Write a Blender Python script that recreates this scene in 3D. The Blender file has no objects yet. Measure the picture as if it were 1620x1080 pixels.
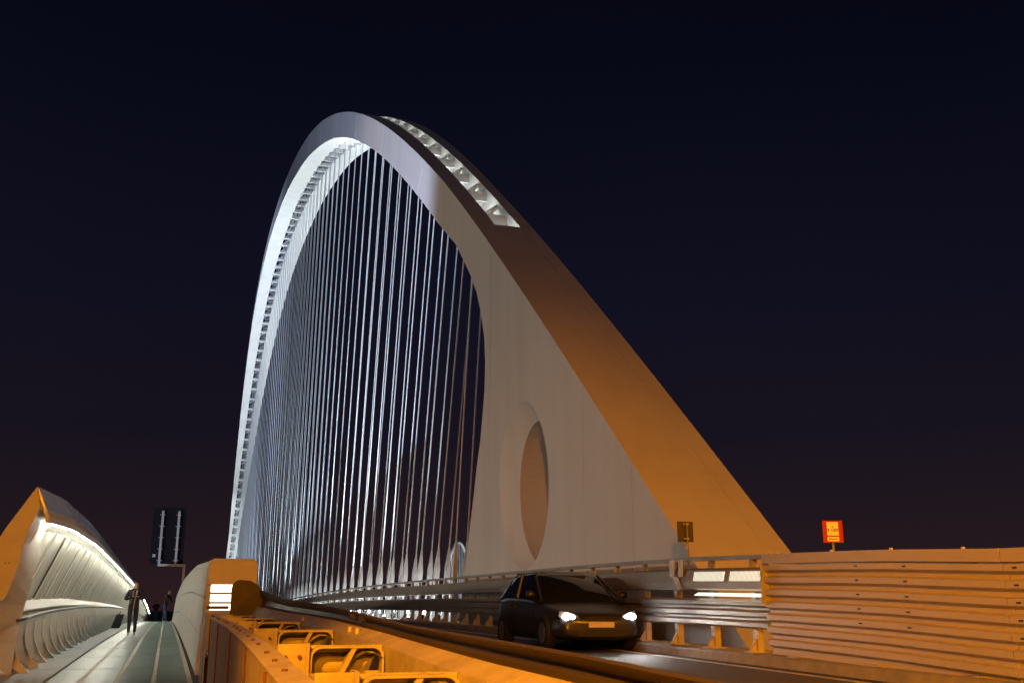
import bpy, bmesh, math, random
from mathutils import Vector, Matrix
from mathutils.geometry import tessellate_polygon
random.seed(7)
R = math.radians
scene = bpy.context.scene
COL = scene.collection
CZ = 10.0                      # height of the camera above the plain; all z below are relative to the camera

# ------------------------------------------------------------------ camera
cam_d = bpy.data.cameras.new("camera")
cam_d.sensor_width = 36.0
cam_d.lens = 36.0 * 1600 / 1620
cam_d.clip_end = 6000
cam_d.clip_start = 0.05
cam = bpy.data.objects.new("camera", cam_d)
COL.objects.link(cam)
cam.location = (0, 0, CZ)
cam.rotation_euler = (R(90 + 14.708), 0, R(-17.4505))
scene.camera = cam
scene.view_settings.view_transform = 'Standard'
scene.view_settings.look = 'None'
scene.view_settings.exposure = 0.0
scene.view_settings.gamma = 1.0

# ------------------------------------------------------------------ night sky
world = bpy.data.worlds.new("World")
scene.world = world
world.use_nodes = True
wn, wl = world.node_tree.nodes, world.node_tree.links
wn.clear()
w_out = wn.new('ShaderNodeOutputWorld')
w_bg = wn.new('ShaderNodeBackground')
w_bg.inputs['Strength'].default_value = 1.0
w_tc = wn.new('ShaderNodeTexCoord')
w_sep = wn.new('ShaderNodeSeparateXYZ')
w_ramp = wn.new('ShaderNodeValToRGB')
def s2l(c):
    return tuple(((v/255)/12.92 if v/255 <= .04045 else ((v/255+.055)/1.055)**2.4) for v in c) + (1,)
stops = [(0.0, (44, 28, 31)), (0.05, (36, 25, 30)), (0.16, (23, 19, 30)), (0.32, (15, 15, 30)), (0.5, (8, 9, 22)), (0.66, (5, 6, 15)), (1.0, (3, 4, 10))]
el = w_ramp.color_ramp.elements
el[0].position, el[0].color = stops[0][0], s2l(stops[0][1])
el[1].position, el[1].color = stops[-1][0], s2l(stops[-1][1])
for pos, c in stops[1:-1]:
    e = el.new(pos); e.color = s2l(c)
wl.new(w_tc.outputs['Generated'], w_sep.inputs[0])
wl.new(w_sep.outputs['Z'], w_ramp.inputs[0])
w_nz = wn.new('ShaderNodeTexNoise'); w_nz.inputs['Scale'].default_value = 2.2; w_nz.inputs['Detail'].default_value = 5
w_mr = wn.new('ShaderNodeMapRange'); w_mr.inputs['To Min'].default_value = .78; w_mr.inputs['To Max'].default_value = 1.22
w_mx = wn.new('ShaderNodeVectorMath'); w_mx.operation = 'SCALE'
wl.new(w_tc.outputs['Generated'], w_nz.inputs['Vector']); wl.new(w_nz.outputs['Fac'], w_mr.inputs[0])
wl.new(w_ramp.outputs[0], w_mx.inputs[0]); wl.new(w_mr.outputs[0], w_mx.inputs['Scale'])
wl.new(w_mx.outputs[0], w_bg.inputs[0])
wl.new(w_bg.outputs[0], w_out.inputs[0])

# one very weak sun lamp, added as cool fill for the arch's outer face
sun_d = bpy.data.lights.new("fill_sun", 'SUN')
sun_d.energy = 0.06
sun_d.angle = R(2)
sun_d.color = (0.80, 0.84, 1.0)
sun = bpy.data.objects.new("fill_sun", sun_d)
COL.objects.link(sun)
sun.rotation_euler = Vector((0.45, 0.45, -0.77)).to_track_quat('-Z', 'Y').to_euler()

# ------------------------------------------------------------------ materials
def mat(name, color, rough=.5, metal=0.0, var=.12, scale=3.0, stretch=(1, 1, 1), bump=0.0, bscale=40, emit=None, estr=0, dark=None, dark_amt=0.0, dark_scale=1.5, spec=.5):
    m = bpy.data.materials.new(name); m.use_nodes = True
    n, l = m.node_tree.nodes, m.node_tree.links
    b = n['Principled BSDF']
    b.inputs['Roughness'].default_value = rough
    b.inputs['Metallic'].default_value = metal
    b.inputs['Specular IOR Level'].default_value = spec
    tc = n.new('ShaderNodeTexCoord'); mp = n.new('ShaderNodeMapping')
    mp.inputs['Scale'].default_value = stretch
    l.new(tc.outputs['Object'], mp.inputs[0])
    nz = n.new('ShaderNodeTexNoise'); nz.inputs['Scale'].default_value = scale; nz.inputs['Detail'].default_value = 6; nz.inputs['Roughness'].default_value = .62
    l.new(mp.outputs[0], nz.inputs['Vector'])
    rp = n.new('ShaderNodeValToRGB')
    c = Vector(color)
    rp.color_ramp.elements[0].position = .28; rp.color_ramp.elements[1].position = .72
    rp.color_ramp.elements[0].color = (*(c*(1-var)), 1)
    rp.color_ramp.elements[1].color = (*[min(1, v*(1+var*.7)) for v in c], 1)
    l.new(nz.outputs['Fac'], rp.inputs[0])
    out = rp.outputs[0]
    if dark is not None:
        n2 = n.new('ShaderNodeTexNoise'); n2.inputs['Scale'].default_value = dark_scale; n2.inputs['Detail'].default_value = 8; n2.inputs['Roughness'].default_value = .7
        l.new(mp.outputs[0], n2.inputs['Vector'])
        r2 = n.new('ShaderNodeValToRGB'); r2.color_ramp.elements[0].position = .52; r2.color_ramp.elements[1].position = .74
        r2.color_ramp.elements[1].color = (dark_amt,)*3 + (1,)
        r2.color_ramp.elements[0].color = (0, 0, 0, 1)
        l.new(n2.outputs['Fac'], r2.inputs[0])
        mx = n.new('ShaderNodeMix'); mx.data_type = 'RGBA'
        l.new(r2.outputs[0], mx.inputs[0]); l.new(out, mx.inputs[6]); mx.inputs[7].default_value = (*dark, 1)
        out = mx.outputs[2]
    l.new(out, b.inputs['Base Color'])
    if bump > 0:
        n3 = n.new('ShaderNodeTexNoise'); n3.inputs['Scale'].default_value = bscale; n3.inputs['Detail'].default_value = 4
        l.new(mp.outputs[0], n3.inputs['Vector'])
        bp = n.new('ShaderNodeBump'); bp.inputs['Strength'].default_value = bump; bp.inputs['Distance'].default_value = .02
        l.new(n3.outputs['Fac'], bp.inputs['Height']); l.new(bp.outputs[0], b.inputs['Normal'])
    if emit is not None:
        b.inputs['Emission Color'].default_value = (*emit, 1); b.inputs['Emission Strength'].default_value = estr
    return m

M = {}
M['arch'] = mat('white_arch_paint', (.70, .69, .68), .55, 0, .05, .5, (1, 1, .12), dark=(.52, .50, .48), dark_amt=.35, dark_scale=.45)
def streaks(m, amount, col, st=(2.2, 2.2, .06), sc=1.0):
    n, l = m.node_tree.nodes, m.node_tree.links; b = n['Principled BSDF']; src = b.inputs['Base Color'].links[0].from_socket
    tc = n.new('ShaderNodeTexCoord'); mp = n.new('ShaderNodeMapping'); mp.inputs['Scale'].default_value = st; l.new(tc.outputs['Object'], mp.inputs[0])
    nz = n.new('ShaderNodeTexNoise'); nz.inputs['Scale'].default_value = sc; nz.inputs['Detail'].default_value = 9; nz.inputs['Roughness'].default_value = .7; l.new(mp.outputs[0], nz.inputs['Vector'])
    rp = n.new('ShaderNodeValToRGB'); rp.color_ramp.elements[0].position = .47; rp.color_ramp.elements[1].position = .70
    rp.color_ramp.elements[0].color = (0, 0, 0, 1); rp.color_ramp.elements[1].color = (amount,)*3 + (1,); l.new(nz.outputs['Fac'], rp.inputs[0])
    mx = n.new('ShaderNodeMix'); mx.data_type = 'RGBA'; l.new(rp.outputs[0], mx.inputs[0]); l.new(src, mx.inputs[6]); mx.inputs[7].default_value = (*col, 1); l.new(mx.outputs[2], b.inputs['Base Color'])
streaks(M['arch'], .30, (.54, .52, .49), (.9, .9, .05), 1.0)
M['steel_white'] = mat('white_steel', (.74, .75, .74), .5, 0, .06, 2)
M['cable'] = mat('cable_sheath', (.66, .69, .72), .45, 0, .05, 2)
M['asphalt'] = mat('asphalt', (.050, .047, .045), .72, 0, .45, 9, dark=(.02, .02, .02), dark_amt=.7, dark_scale=.7, bump=.35, bscale=160)
M['line'] = mat('road_paint', (.62, .60, .55), .6, 0, .2, 6, dark=(.10, .095, .09), dark_amt=.8, dark_scale=4)
M['concrete'] = mat('pale_concrete', (.60, .58, .52), .75, 0, .10, 2.5, (1, 1, .5), bump=.15, bscale=30, dark=(.36, .34, .29), dark_amt=.55, dark_scale=1.6)
M['kerbstone'] = mat('grey_concrete', (.30, .29, .27), .85, 0, .2, 5, bump=.3, dark=(.14, .13, .12), dark_amt=.6)
M['galv'] = mat('galvanised_steel', (.36, .345, .32), .48, .45, .18, 3, (1, .25, 1), dark=(.20, .17, .14), dark_amt=.5, dark_scale=2.5)
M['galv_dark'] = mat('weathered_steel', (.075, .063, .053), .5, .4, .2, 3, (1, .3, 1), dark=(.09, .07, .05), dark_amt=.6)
M['barrier'] = mat('weathered_barrier_steel', (.47, .44, .40), .55, .15, .22, 5, dark=(.20, .13, .08), dark_amt=.75, dark_scale=3.0, bump=.12, bscale=60)
M['corrugated'] = mat('corrugated_steel', (.52, .48, .43), .5, .2, .10, 2, (1, .4, 1), dark=(.34, .27, .20), dark_amt=.45, dark_scale=2.0)
M['plate'] = mat('stained_barrier_plate', (.50, .46, .42), .6, .1, .20, 3, (3, 3, .35), dark=(.33, .22, .15), dark_amt=.7, dark_scale=2.2)
M['rust'] = mat('rust', (.15, .07, .03), .85, 0, .4, 12)
M['deck'] = mat('greenish_deck_tile', (.21, .29, .26), .35, 0, .20, 4, dark=(.16, .18, .17), dark_amt=.5, dark_scale=2.5, bump=.06, bscale=50)
M['strip'] = mat('deck_light_strip', (.62, .60, .52), .6, 0, .18, 8, dark=(.35, .32, .27), dark_amt=.6, dark_scale=5)
M['grey_kerb'] = mat('grey_side_strip', (.36, .38, .38), .7, 0, .12, 6, bump=.2, dark=(.2, .2, .2), dark_amt=.4)
streaks(M['plate'], .6, (.30, .20, .13), (9, 9, .5), 1.0)
streaks(M['concrete'], .45, (.40, .37, .31), (3, 3, .35), 1.3)
M['joint'] = mat('dark_joint', (.035, .032, .03), .8, 0, .2, 10)
M['canopy'] = mat('cream_canopy_steel', (.74, .73, .66), .5, 0, .05, 3, dark=(.55, .53, .46), dark_amt=.4, dark_scale=1.4)
M['fascia'] = mat('glossy_fascia_paint', (.46, .41, .37), .22, .2, .10, 1.2, bump=.25, bscale=1.5)
M['gap'] = mat('open_panel_gap', (.24, .18, .10), .8, 0, .2, 6)
M['glass_teal'] = mat('teal_glass', (.05, .12, .12), .08, 0, .1, 2)
M['handrail'] = mat('brushed_steel', (.20, .19, .18), .35, .6, .1, 6)
M['led'] = mat('lit_led_strip', (1, 1, .95), .5, emit=(1.0, .96, .80), estr=95)
M['louver_lamp'] = mat('lit_lamp_glass', (1, 1, .95), .5, emit=(1.0, .95, .82), estr=4.5)
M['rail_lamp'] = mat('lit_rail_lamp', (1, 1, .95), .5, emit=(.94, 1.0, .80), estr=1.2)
M['headlamp'] = mat('lit_headlamp', (1, 1, 1), .3, emit=(1.0, .96, .93), estr=60)
M['flood'] = mat('lit_floodlight', (1, 1, 1), .4, emit=(.88, .96, 1.0), estr=40)
M['sodium'] = mat('lit_sodium_lamp', (1, .6, .2), .4, emit=(1.0, .48, .06), estr=30)
M['sign_back'] = mat('dark_sign_back', (.006, .006, .007), .8, .0, .2, 3, spec=.05)
M['sign_grey'] = mat('grey_sign_back', (.10, .085, .06), .55, .4, .2, 5)
M['pole'] = mat('galvanised_pole', (.27, .28, .27), .5, .4, .12, 6)
M['brass'] = mat('bright_clamp', (.62, .58, .5), .45, .3, .15, 10)
M['sign_red'] = mat('red_sign_paint', (.33, .004, .004), .5, 0, .1, 8)
M['sign_white'] = mat('white_sign_paint', (.80, .78, .74), .55, 0, .06, 8)
M['black'] = mat('black_paint', (.015, .015, .015), .5, 0, .1, 8)
M['carpaint'] = mat('dark_car_paint', (.075, .078, .085), .30, .6, .08, 3, spec=.6)
M['carglass'] = mat('car_window_glass', (.012, .014, .016), .06, 0, .1, 2, spec=.7)
M['rubber'] = mat('tyre_rubber', (.02, .02, .02), .8, 0, .2, 20)
M['alloy'] = mat('alloy_rim', (.45, .45, .46), .3, .8, .1, 10)
M['soil'] = mat('dark_plain', (.05, .055, .03), .95, 0, .4, .02, dark=(.02, .02, .015), dark_amt=.8, dark_scale=.01)

# ------------------------------------------------------------------ builders
def mesh_obj(name, verts, faces, material, parent=None, smooth=False, loc=(0, 0, 0)):
    me = bpy.data.meshes.new(name)
    me.from_pydata([tuple(v) for v in verts], [], faces)
    me.validate()
    bm = bmesh.new(); bm.from_mesh(me); bmesh.ops.recalc_face_normals(bm, faces=bm.faces); bm.to_mesh(me); bm.free()
    if material is not None:
        me.materials.append(material)
    if smooth:
        me.polygons.foreach_set('use_smooth', [True]*len(me.polygons))
    o = bpy.data.objects.new(name, me)
    COL.objects.link(o)
    o.location = loc
    if parent is not None:
        o.parent = parent
    return o

def thing(name, loc, label, cat, group=None, kind=None):
    o = bpy.data.objects.new(name, None); COL.objects.link(o)
    o.location = loc; o.empty_display_size = .2
    tag(o, label, cat, group, kind)
    return o
def tag(o, label=None, cat=None, group=None, kind=None):
    if label: o['label'] = label
    if cat: o['category'] = cat
    if group: o['group'] = group
    if kind: o['kind'] = kind
    return o
def inst(src, name, loc, parent=None, rot=None, scale=None):
    o = bpy.data.objects.new(name, src.data); COL.objects.link(o)
    o.location = loc
    if rot is not None: o.rotation_euler = rot
    if scale is not None: o.scale = scale
    if parent is not None: o.parent = parent
    return o

class G:
    """collects shapes for ONE mesh"""
    def __init__(s): s.v = []; s.f = []
    def add(s, vs, fs):
        k = len(s.v); s.v += [Vector(v) for v in vs]; s.f += [tuple(i+k for i in f) for f in fs]; return s
    def box(s, x0, x1, y0, y1, z0, z1):
        return s.add([(x0,y0,z0),(x1,y0,z0),(x1,y1,z0),(x0,y1,z0),(x0,y0,z1),(x1,y0,z1),(x1,y1,z1),(x0,y1,z1)],
              [(0,3,2,1),(4,5,6,7),(0,1,5,4),(1,2,6,5),(2,3,7,6),(3,0,4,7)])
    def tube(s, pts, r, n=8, cap=True, r2=None):
        pts = [Vector(p) for p in pts]; rings = []
        for i, p in enumerate(pts):
            t = (pts[min(i+1, len(pts)-1)] - pts[max(i-1, 0)]).normalized()
            a = t.orthogonal().normalized() if i == 0 else (a - t*a.dot(t)).normalized()
            b = t.cross(a)
            rr = r if r2 is None else r + (r2-r)*i/(len(pts)-1)
            if isinstance(r, (list, tuple)): rr = r[i]
            rings.append([p + (a*math.cos(k*2*math.pi/n) + b*math.sin(k*2*math.pi/n))*rr for k in range(n)])
        vs = [v for rg in rings for v in rg]; fs = []
        for i in range(len(rings)-1):
            for k in range(n):
                fs.append((i*n+k, i*n+(k+1) % n, (i+1)*n+(k+1) % n, (i+1)*n+k))
        if cap:
            fs.append(tuple(range(n))[::-1]); fs.append(tuple((len(rings)-1)*n+k for k in range(n)))
        return s.add(vs, fs)
    def prism(s, poly, y0, y1):               # polygon in x,z extruded along y
        n = len(poly)
        vs = [(x, y0, z) for x, z in poly] + [(x, y1, z) for x, z in poly]
        tris = tessellate_polygon([[Vector((x, z, 0)) for x, z in poly]])
        fs = [tuple(t) for t in tris] + [tuple(i+n for i in t[::-1]) for t in tris]
        fs += [(i, (i+1) % n, (i+1) % n+n, i+n) for i in range(n)]
        return s.add(vs, fs)
    def sweep(s, loops, closed=True, cap=True):   # loops of equal length -> skin
        n = len(loops[0]); vs = [v for lp in loops for v in lp]; fs = []
        for i in range(len(loops)-1):
            for k in range(n if closed else n-1):
                fs.append((i*n+k, i*n+(k+1) % n, (i+1)*n+(k+1) % n, (i+1)*n+k))
        if cap and closed:
            for base in (0, (len(loops)-1)*n):
                tr = tessellate_polygon([[Vector(vs[base+k]) for k in range(n)]])
                fs += [tuple(base+i for i in t) for t in tr]
        return s.add(vs, fs)
    def build(s, name, material, parent=None, smooth=False, base=None):
        v = s.v if base is None else [q - Vector(base) for q in s.v]
        return mesh_obj(name, v, s.f, material, parent, smooth)

def bevel(o, w=.01, seg=2):
    m = o.modifiers.new('bevel', 'BEVEL'); m.width = w; m.segments = seg; m.limit_method = 'ANGLE'; m.angle_limit = R(35)
    return o
def thick(profile, t):
    """open XZ polyline -> closed loop of thickness t (offset along its normal)"""
    out = []
    for i, p in enumerate(profile):
        a = Vector(profile[max(i-1, 0)]); b = Vector(profile[min(i+1, len(profile)-1)])
        d = (b-a).normalized(); nrm = Vector((-d.y, d.x))
        out.append((p[0]+nrm.x*t, p[1]+nrm.y*t))
    return list(profile) + out[::-1]
def lerp_tab(tab, x):
    if x <= tab[0][0]: return tab[0][1]
    for (a, va), (b, vb) in zip(tab, tab[1:]):
        if x <= b:
            t = (x-a)/(b-a); return va + (vb-va)*t
    return tab[-1][1]
def frange(a, b, st):
    n = max(1, int(round((b-a)/st))); return [a+(b-a)*i/n for i in range(n+1)]

# ------------------------------------------------------------------ vertical profiles (z relative to the camera, + CZ)
def zr(Y):                                   # carriageway
    if Y > 110: return CZ - .45 - .0002*65*65 - .026*(Y-110) - .15
    if Y < 0: return CZ - .45 - .0002*45*45 + .018*Y*.5 - .15
    return CZ - .45 - .0002*(Y-45)**2 - .15
def zw(Y):                                   # footway
    if Y > 105: return zw(105) - .0325*(Y-105)
    if Y < 8: return CZ - 1.9 + .03835*8 - .0003377*64 - .01*(8-Y)
    return CZ - 1.9 + .03835*Y - .0003377*Y*Y

# ================================================================== SETTING
g = G(); g.add([(-3000,-3000,0),(3000,-3000,0),(3000,3000,0),(-3000,3000,0)], [(0,1,2,3)])
tag(g.build('ground', M['soil']), kind='structure')

Ys = frange(-40, 20, 3) + frange(22, 110, 2)[0:] + frange(115, 330, 8)
g = G(); g.sweep([[(1.19, y, zr(y)), (8.75, y, zr(y)), (8.75, y, zr(y)-.9), (1.19, y, zr(y)-.9)] for y in Ys])
tag(g.build('road', M['asphalt']), kind='structure')
# painted edge lines: thin sheets 4 mm above the asphalt
for x0, x1 in ((7.45, 7.60), (1.75, 1.90)):
    g = G(); g.sweep([[(x0, y, zr(y)+.004), (x1, y, zr(y)+.004)] for y in Ys if y < 120], closed=False)
    tag(g.build('road_marking', M['line']), kind='structure')
g = G(); g.sweep([[(7.86, y, zr(y)-.1), (7.88, y, zr(y)+.12), (7.93, y, zr(y)+.14), (8.74, y, zr(y)+.14), (8.74, y, zr(y)-.1)] for y in Ys])
tag(g.build('median_kerb', M['kerbstone']), kind='structure')
# central box girder that carries the cables
g = G(); g.sweep([[(8.755, y, zr(y)-1.8), (8.755, y, zr(y)+.05), (10.85, y, zr(y)+.05), (10.85, y, zr(y)-1.8)] for y in Ys if y > -30])
tag(g.build('median_girder', M['steel_white']), kind='structure')
g = G(); g.sweep([[(10.855, y, zr(y)), (18.9, y, zr(y)), (18.9, y, zr(y)-.9), (10.855, y, zr(y)-.9)] for y in Ys])
tag(g.build('road', M['asphalt']), kind='structure')

# ================================================================== ARCH
AC = [51.3113, 2.5407, -25.5876, -7.4287, -10.7637, 4.6819, 4.9129]
YC, XC = 142.0, 9.9
def ext(Y):
    u = (Y-YC)/100; return sum(c*u**k for k, c in enumerate(AC))
def ext_pt(Y): return Vector((Y, ext(Y)))
def nrm(Y):
    t = (ext_pt(Y+.5)-ext_pt(Y-.5)).normalized(); return Vector((-t.y, t.x))   # points up/out
def depth(Y):
    return lerp_tab([(30, 1.75), (50, 1.62), (65, 1.75), (80, 2.1), (100, 2.3), (130, 1.9), (155, 1.4), (190, 1.2), (250, 1.3), (280, 1.3)], Y)
def intr(Y): return ext_pt(Y) - nrm(Y)*depth(Y)
def wid(Y):
    s_ = min(1, abs(Y-YC)/(YC-37)); return 2.2 + 2.45*(1-s_*s_)**1.0
def sl_tl(Y): return .34 + .14*min(1, max(0, (Y-31)/60))      # slot edges on the outer side, left and right of the axis
def sl_tr(Y): return .62 + .06*min(1, max(0, (Y-31)/60))
def sl_top(Y): return (sl_tl(Y)+sl_tr(Y))/2
def sl_bot(Y): return .48 + .02*min(1, max(0, (Y-34)/20))     # half width of the slot, inner side
YA, YB = 37.0, 262.0
XL0, XL1, XR0, XR1 = 8.8, 9.56, 10.52, 11.0
base = Vector((XC, YC, zr(YC)))
arch = thing('bridge_arch', base, 'tall white bridge arch over the road with a round hole in its near leg', 'bridge')
span = frange(YA, YB, 1.6)
for sg in (-1, 1):
    g = G(); loops = []
    for y in span:
        e, i = ext_pt(y), intr(y); w2 = wid(y)/2
        loops.append([(XC+sg*w2, e.x, e.y+CZ), (XC+(sl_tr(y) if sg > 0 else -sl_tl(y)), e.x, e.y+CZ), (XC+sg*sl_bot(y), i.x, i.y+CZ), (XC+sg*w2, i.x, i.y+CZ)])
    g.sweep(loops)
    o = g.build('arch_rib', M['arch'], arch, base=base)
for k in range(22):
    y = 41.0 + 9.45*k
    if y > 255: break
    e, i, n_ = ext_pt(y), intr(y), nrm(y); td = Vector((n_.y, -n_.x))*.018; x = XC-wid(y)/2
    ps = [e-n_*.02-td, e-n_*.02+td, i+n_*.02+td, i+n_*.02-td]
    G().sweep([[(xx, p.x, p.y+CZ) for p in ps] for xx in (x-.008, x+.02)]).build('weld_seam', M['arch'], arch, base=base)
# legs: near leg outline in (Y, z)
def leg_outline():
    pts = [(y, ext(y)) for y in frange(14.0, YA, 1.0)]
    ip = intr(YA); fl = [(ip.x, ip.y), (35.2, 13.35), (33.9, 12.25), (32.84, 11.3), (32.05, 10.45), (31.45, 9.5), (31.05, 8.6), (30.92, 7.7), (30.98, 6.8), (31.2, 6.0), (31.45, 5.2), (31.85, 4.4), (32.2, 3.5), (32.6, 2.6), (32.95, 1.8), (33.3, 1.0), (33.75, -.2), (34.1, -1.6)]
    return pts + fl + [(14.0, -1.6)]
LO = leg_outline()
hc, hry, hrz = (27.03, 3.36), 2.20, 2.36
HOLE = [(hc[0]+hry*math.cos(a*math.pi/32)+.25*math.sin(a*math.pi/32), hc[1]+hrz*math.sin(a*math.pi/32)) for a in range(64)]
def leg_plate(name, x0, x1, outline, hole=None, material=M['arch']):
    loops = [outline] + ([hole] if hole else [])
    tri = tessellate_polygon([[Vector((y, z, 0)) for y, z in lp] for lp in loops])
    flat = [p for lp in loops for p in lp]; n = len(flat); g = G()
    vs = [(x0, y, z+CZ) for y, z in flat] + [(x1, y, z+CZ) for y, z in flat]
    fs = [tuple(t) for t in tri] + [tuple(i+n for i in t[::-1]) for t in tri]
    k = 0
    for lp in loops:
        m = len(lp); fs += [(k+i, k+(i+1) % m, k+(i+1) % m+n, k+i+n) for i in range(m)]; k += m
    g.add(vs, fs)
    return g.build(name, material, arch, base=base)
HOLE2 = [(26.35+1.80*math.cos(a*math.pi/32)+.2*math.sin(a*math.pi/32), 3.08+1.97*math.sin(a*math.pi/32)) for a in range(64)]
def leg_funnel(outline, xs, holes):
    """plate with an opening that narrows from holes[0] to holes[1] and then runs straight through"""
    g = G(); vs = []; fs = []
    def ring(pts, x):
        k = len(vs); vs.extend((x, y, z+CZ) for y, z in pts); return k
    n, m = len(outline), len(holes[0])
    o0, o1 = ring(outline, xs[0]), ring(outline, xs[2])
    h0, h1, h2 = ring(holes[0], xs[0]), ring(holes[1], xs[1]), ring(holes[1], xs[2])
    def m_tri(ob, hb, hole, flip):
        tri = tessellate_polygon([[Vector((y, z, 0)) for y, z in outline], [Vector((y, z, 0)) for y, z in hole]])
        for t in tri:
            q = tuple((ob+i) if i < n else (hb+i-n) for i in t); fs.append(q[::-1] if flip else q)
    m_tri(o0, h0, holes[0], False); m_tri(o1, h2, holes[1], True)
    fs.extend((o0+i, o0+(i+1) % n, o1+(i+1) % n, o1+i) for i in range(n))
    fs.extend((h0+i, h0+(i+1) % m, h1+(i+1) % m, h1+i) for i in range(m))
    fs.extend((h1+i, h1+(i+1) % m, h2+(i+1) % m, h2+i) for i in range(m))
    g.add(vs, fs); return g.build('arch_leg_plate', M['arch'], arch, base=base)
leg_funnel(LO, (XL0, 9.1, XL1), (HOLE, HOLE2))['label'] = 'leg plate pierced by a tall round opening'
leg_plate('arch_leg_plate', XR0, XR1, LO)
for y, z0, z1 in ((22.35, .2, 5.15), (30.3, 7.2, 11.2), (19.6, .4, 2.9)):
    G().box(XL0-.008, XL0+.02, y-.012, y+.012, CZ+z0, CZ+z1).build('weld_seam', M['arch'], arch, base=base)
# slightly recessed cover between the two plates (closes the leg up to the foot of the long top slot)
Y_SLOT = 32.6
ys_ = frange(14.2, Y_SLOT, 1.0)
cov2 = [(y, ext(y)-lerp_tab([(14, .004), (22, .012), (33, .05)], y)) for y in ys_] + [(y, ext(y)-.35) for y in ys_[::-1]]
leg_plate('leg_cover', XL1+.001, XR0-.001, cov2)
back = LO[LO.index((33.9, 12.25)):-1]
bk = [(y-.08, z) for y, z in back] + [(y-.45, z) for y, z in back[::-1]]
leg_plate('leg_cover', XL1+.001, XR0-.001, bk)
g = G(); g.sweep([[(x, y, z+CZ) for y, z in HOLE2] + [] for x in (XL1+.001, XR0-.001)], cap=False)
g.build('tunnel_lining', M['arch'], arch, base=base)
# far leg follows the far end of the arch curve
ipf = intr(YB); epf = ext_pt(YB); w2 = wid(YB)/2
far = [(epf.x, epf.y), (265.5, 6.3), (268.5, 2.5), (272, -2.5), (275, -8.0), (255.0, -8.0), (256.2, -2), (257.2, 2.0), (ipf.x, ipf.y)]
leg_plate('arch_leg_plate', XC-w2, XC-.38, far)
leg_plate('arch_leg_plate', XC+.38, XC+w2, far)
# cross beams, diaphragms and struts in the slot, one set for every cable pair
S = 3.15
sock_poly = [(-.16, 0), (.16, 0), (.16, 2.15), (.035, 3.05), (-.035, 3.05), (-.16, 2.15)]
n_cab = 0
def slot_set(yt):
    e, i, n_ = ext_pt(yt), intr(yt), nrm(yt); tdir = Vector((n_.y, -n_.x)); dp = depth(yt)
    def quadbar(c, along, hh, ww, nm, hx, off=0):
        p = Vector((-along.y, along.x)); lp = []
        for x in (XC-hx+off, XC+hx+off):
            lp.append([(x, c.x+along.x*a*hh+p.x*b*ww, c.y+along.y*a*hh+p.y*b*ww+CZ) for a, b in ((-1,-1),(1,-1),(1,1),(-1,1))])
        return G().sweep(lp).build(nm, M['steel_white'], arch, base=base)
    cbm = quadbar(i + n_*.20, tdir, .24, .15, 'cross_beam', sl_bot(yt)+.004)
    quadbar(e - n_*.30, (tdir*.80 + n_*.60).normalized(), .24, .02, 'diaphragm', sl_top(yt)+.012, (sl_tr(yt)-sl_tl(yt))/2)
    a = e - n_*.16 + tdir*1.55
    for b_ in (i + n_*.40 + tdir*1.0, i + n_*.40 + tdir*2.1):
        G().tube([(XC+sl_tr(yt)-.03, a.x, a.y+CZ), (XC-sl_bot(yt)-.01, b_.x, b_.y+CZ)], .085, 4).build('strut', M['steel_white'], arch, base=base)
    if yt < 80:            # small lamp inside the slot below each diaphragm (the photograph shows the slot lit from within)
        q = e - n_*.80 - tdir*1.25
        d_ = bpy.data.lights.new('slot_lamp', 'POINT'); d_.energy = 34; d_.color = (.95, 1.0, .93); d_.shadow_soft_size = .08
        o_ = bpy.data.objects.new('slot_lamp', d_); COL.objects.link(o_); o_.parent = arch; o_.location = Vector((XC, q.x, q.y+CZ)) - base
    for sx in (-1, 1):     # dark anchor nuts beside the beam
        q = i - n_*.07
        G().tube([(XC+sx*(sl_bot(yt)+.10), q.x, q.y+CZ), (XC+sx*(sl_bot(yt)+.10), q.x+n_.x*.1, q.y+n_.y*.1+CZ)], .05, 6).build('anchor_nut', M['galv_dark'], arch, base=base)
slot_set(33.9)
for k in range(75):
    yb = 38.4 + S*k
    if yb > 255: break
    lean = .0034*(YC-yb)
    zb = zr(yb) + .06
    yt = yb
    for _ in range(40):
        zt = intr(max(35.6, min(yt, 262))).y + CZ
        yt = .6*yt + .4*(yb - lean*(zt-zb)*.9)
    yt = max(yt, 35.6); zt = intr(yt).y + CZ
    if 36.6 < yt < 260:
        slot_set(yt)
    for sx in (-.22, .22):
        d = Vector((yt-yb, zt-zb)).normalized()
        st = Vector((yb, zb)) + d*2.95
        c = G().tube([(XC+sx, st.x, st.y), (XC+sx, yt, zt+.1)], .031, 6, cap=False).build('cable', M['cable'], arch, smooth=True, base=base)
        g2 = G(); perp = Vector((d.y, -d.x)); lp = []
        for w, h in sock_poly:
            lp.append(Vector((yb, zb)) + perp*w + d*h)
        front = [(XC+sx-.09, p.x, p.y) for p in lp]; bk_ = [(XC+sx+.09, p.x, p.y) for p in lp]
        for j in (3, 4):
            front[j] = (XC+sx-.03, front[j][1], front[j][2]); bk_[j] = (XC+sx+.03, bk_[j][1], bk_[j][2])
        g2.sweep([front, bk_])
        g2.build('cable_socket', M['steel_white'], c, base=base)
        n_cab += 1

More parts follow.
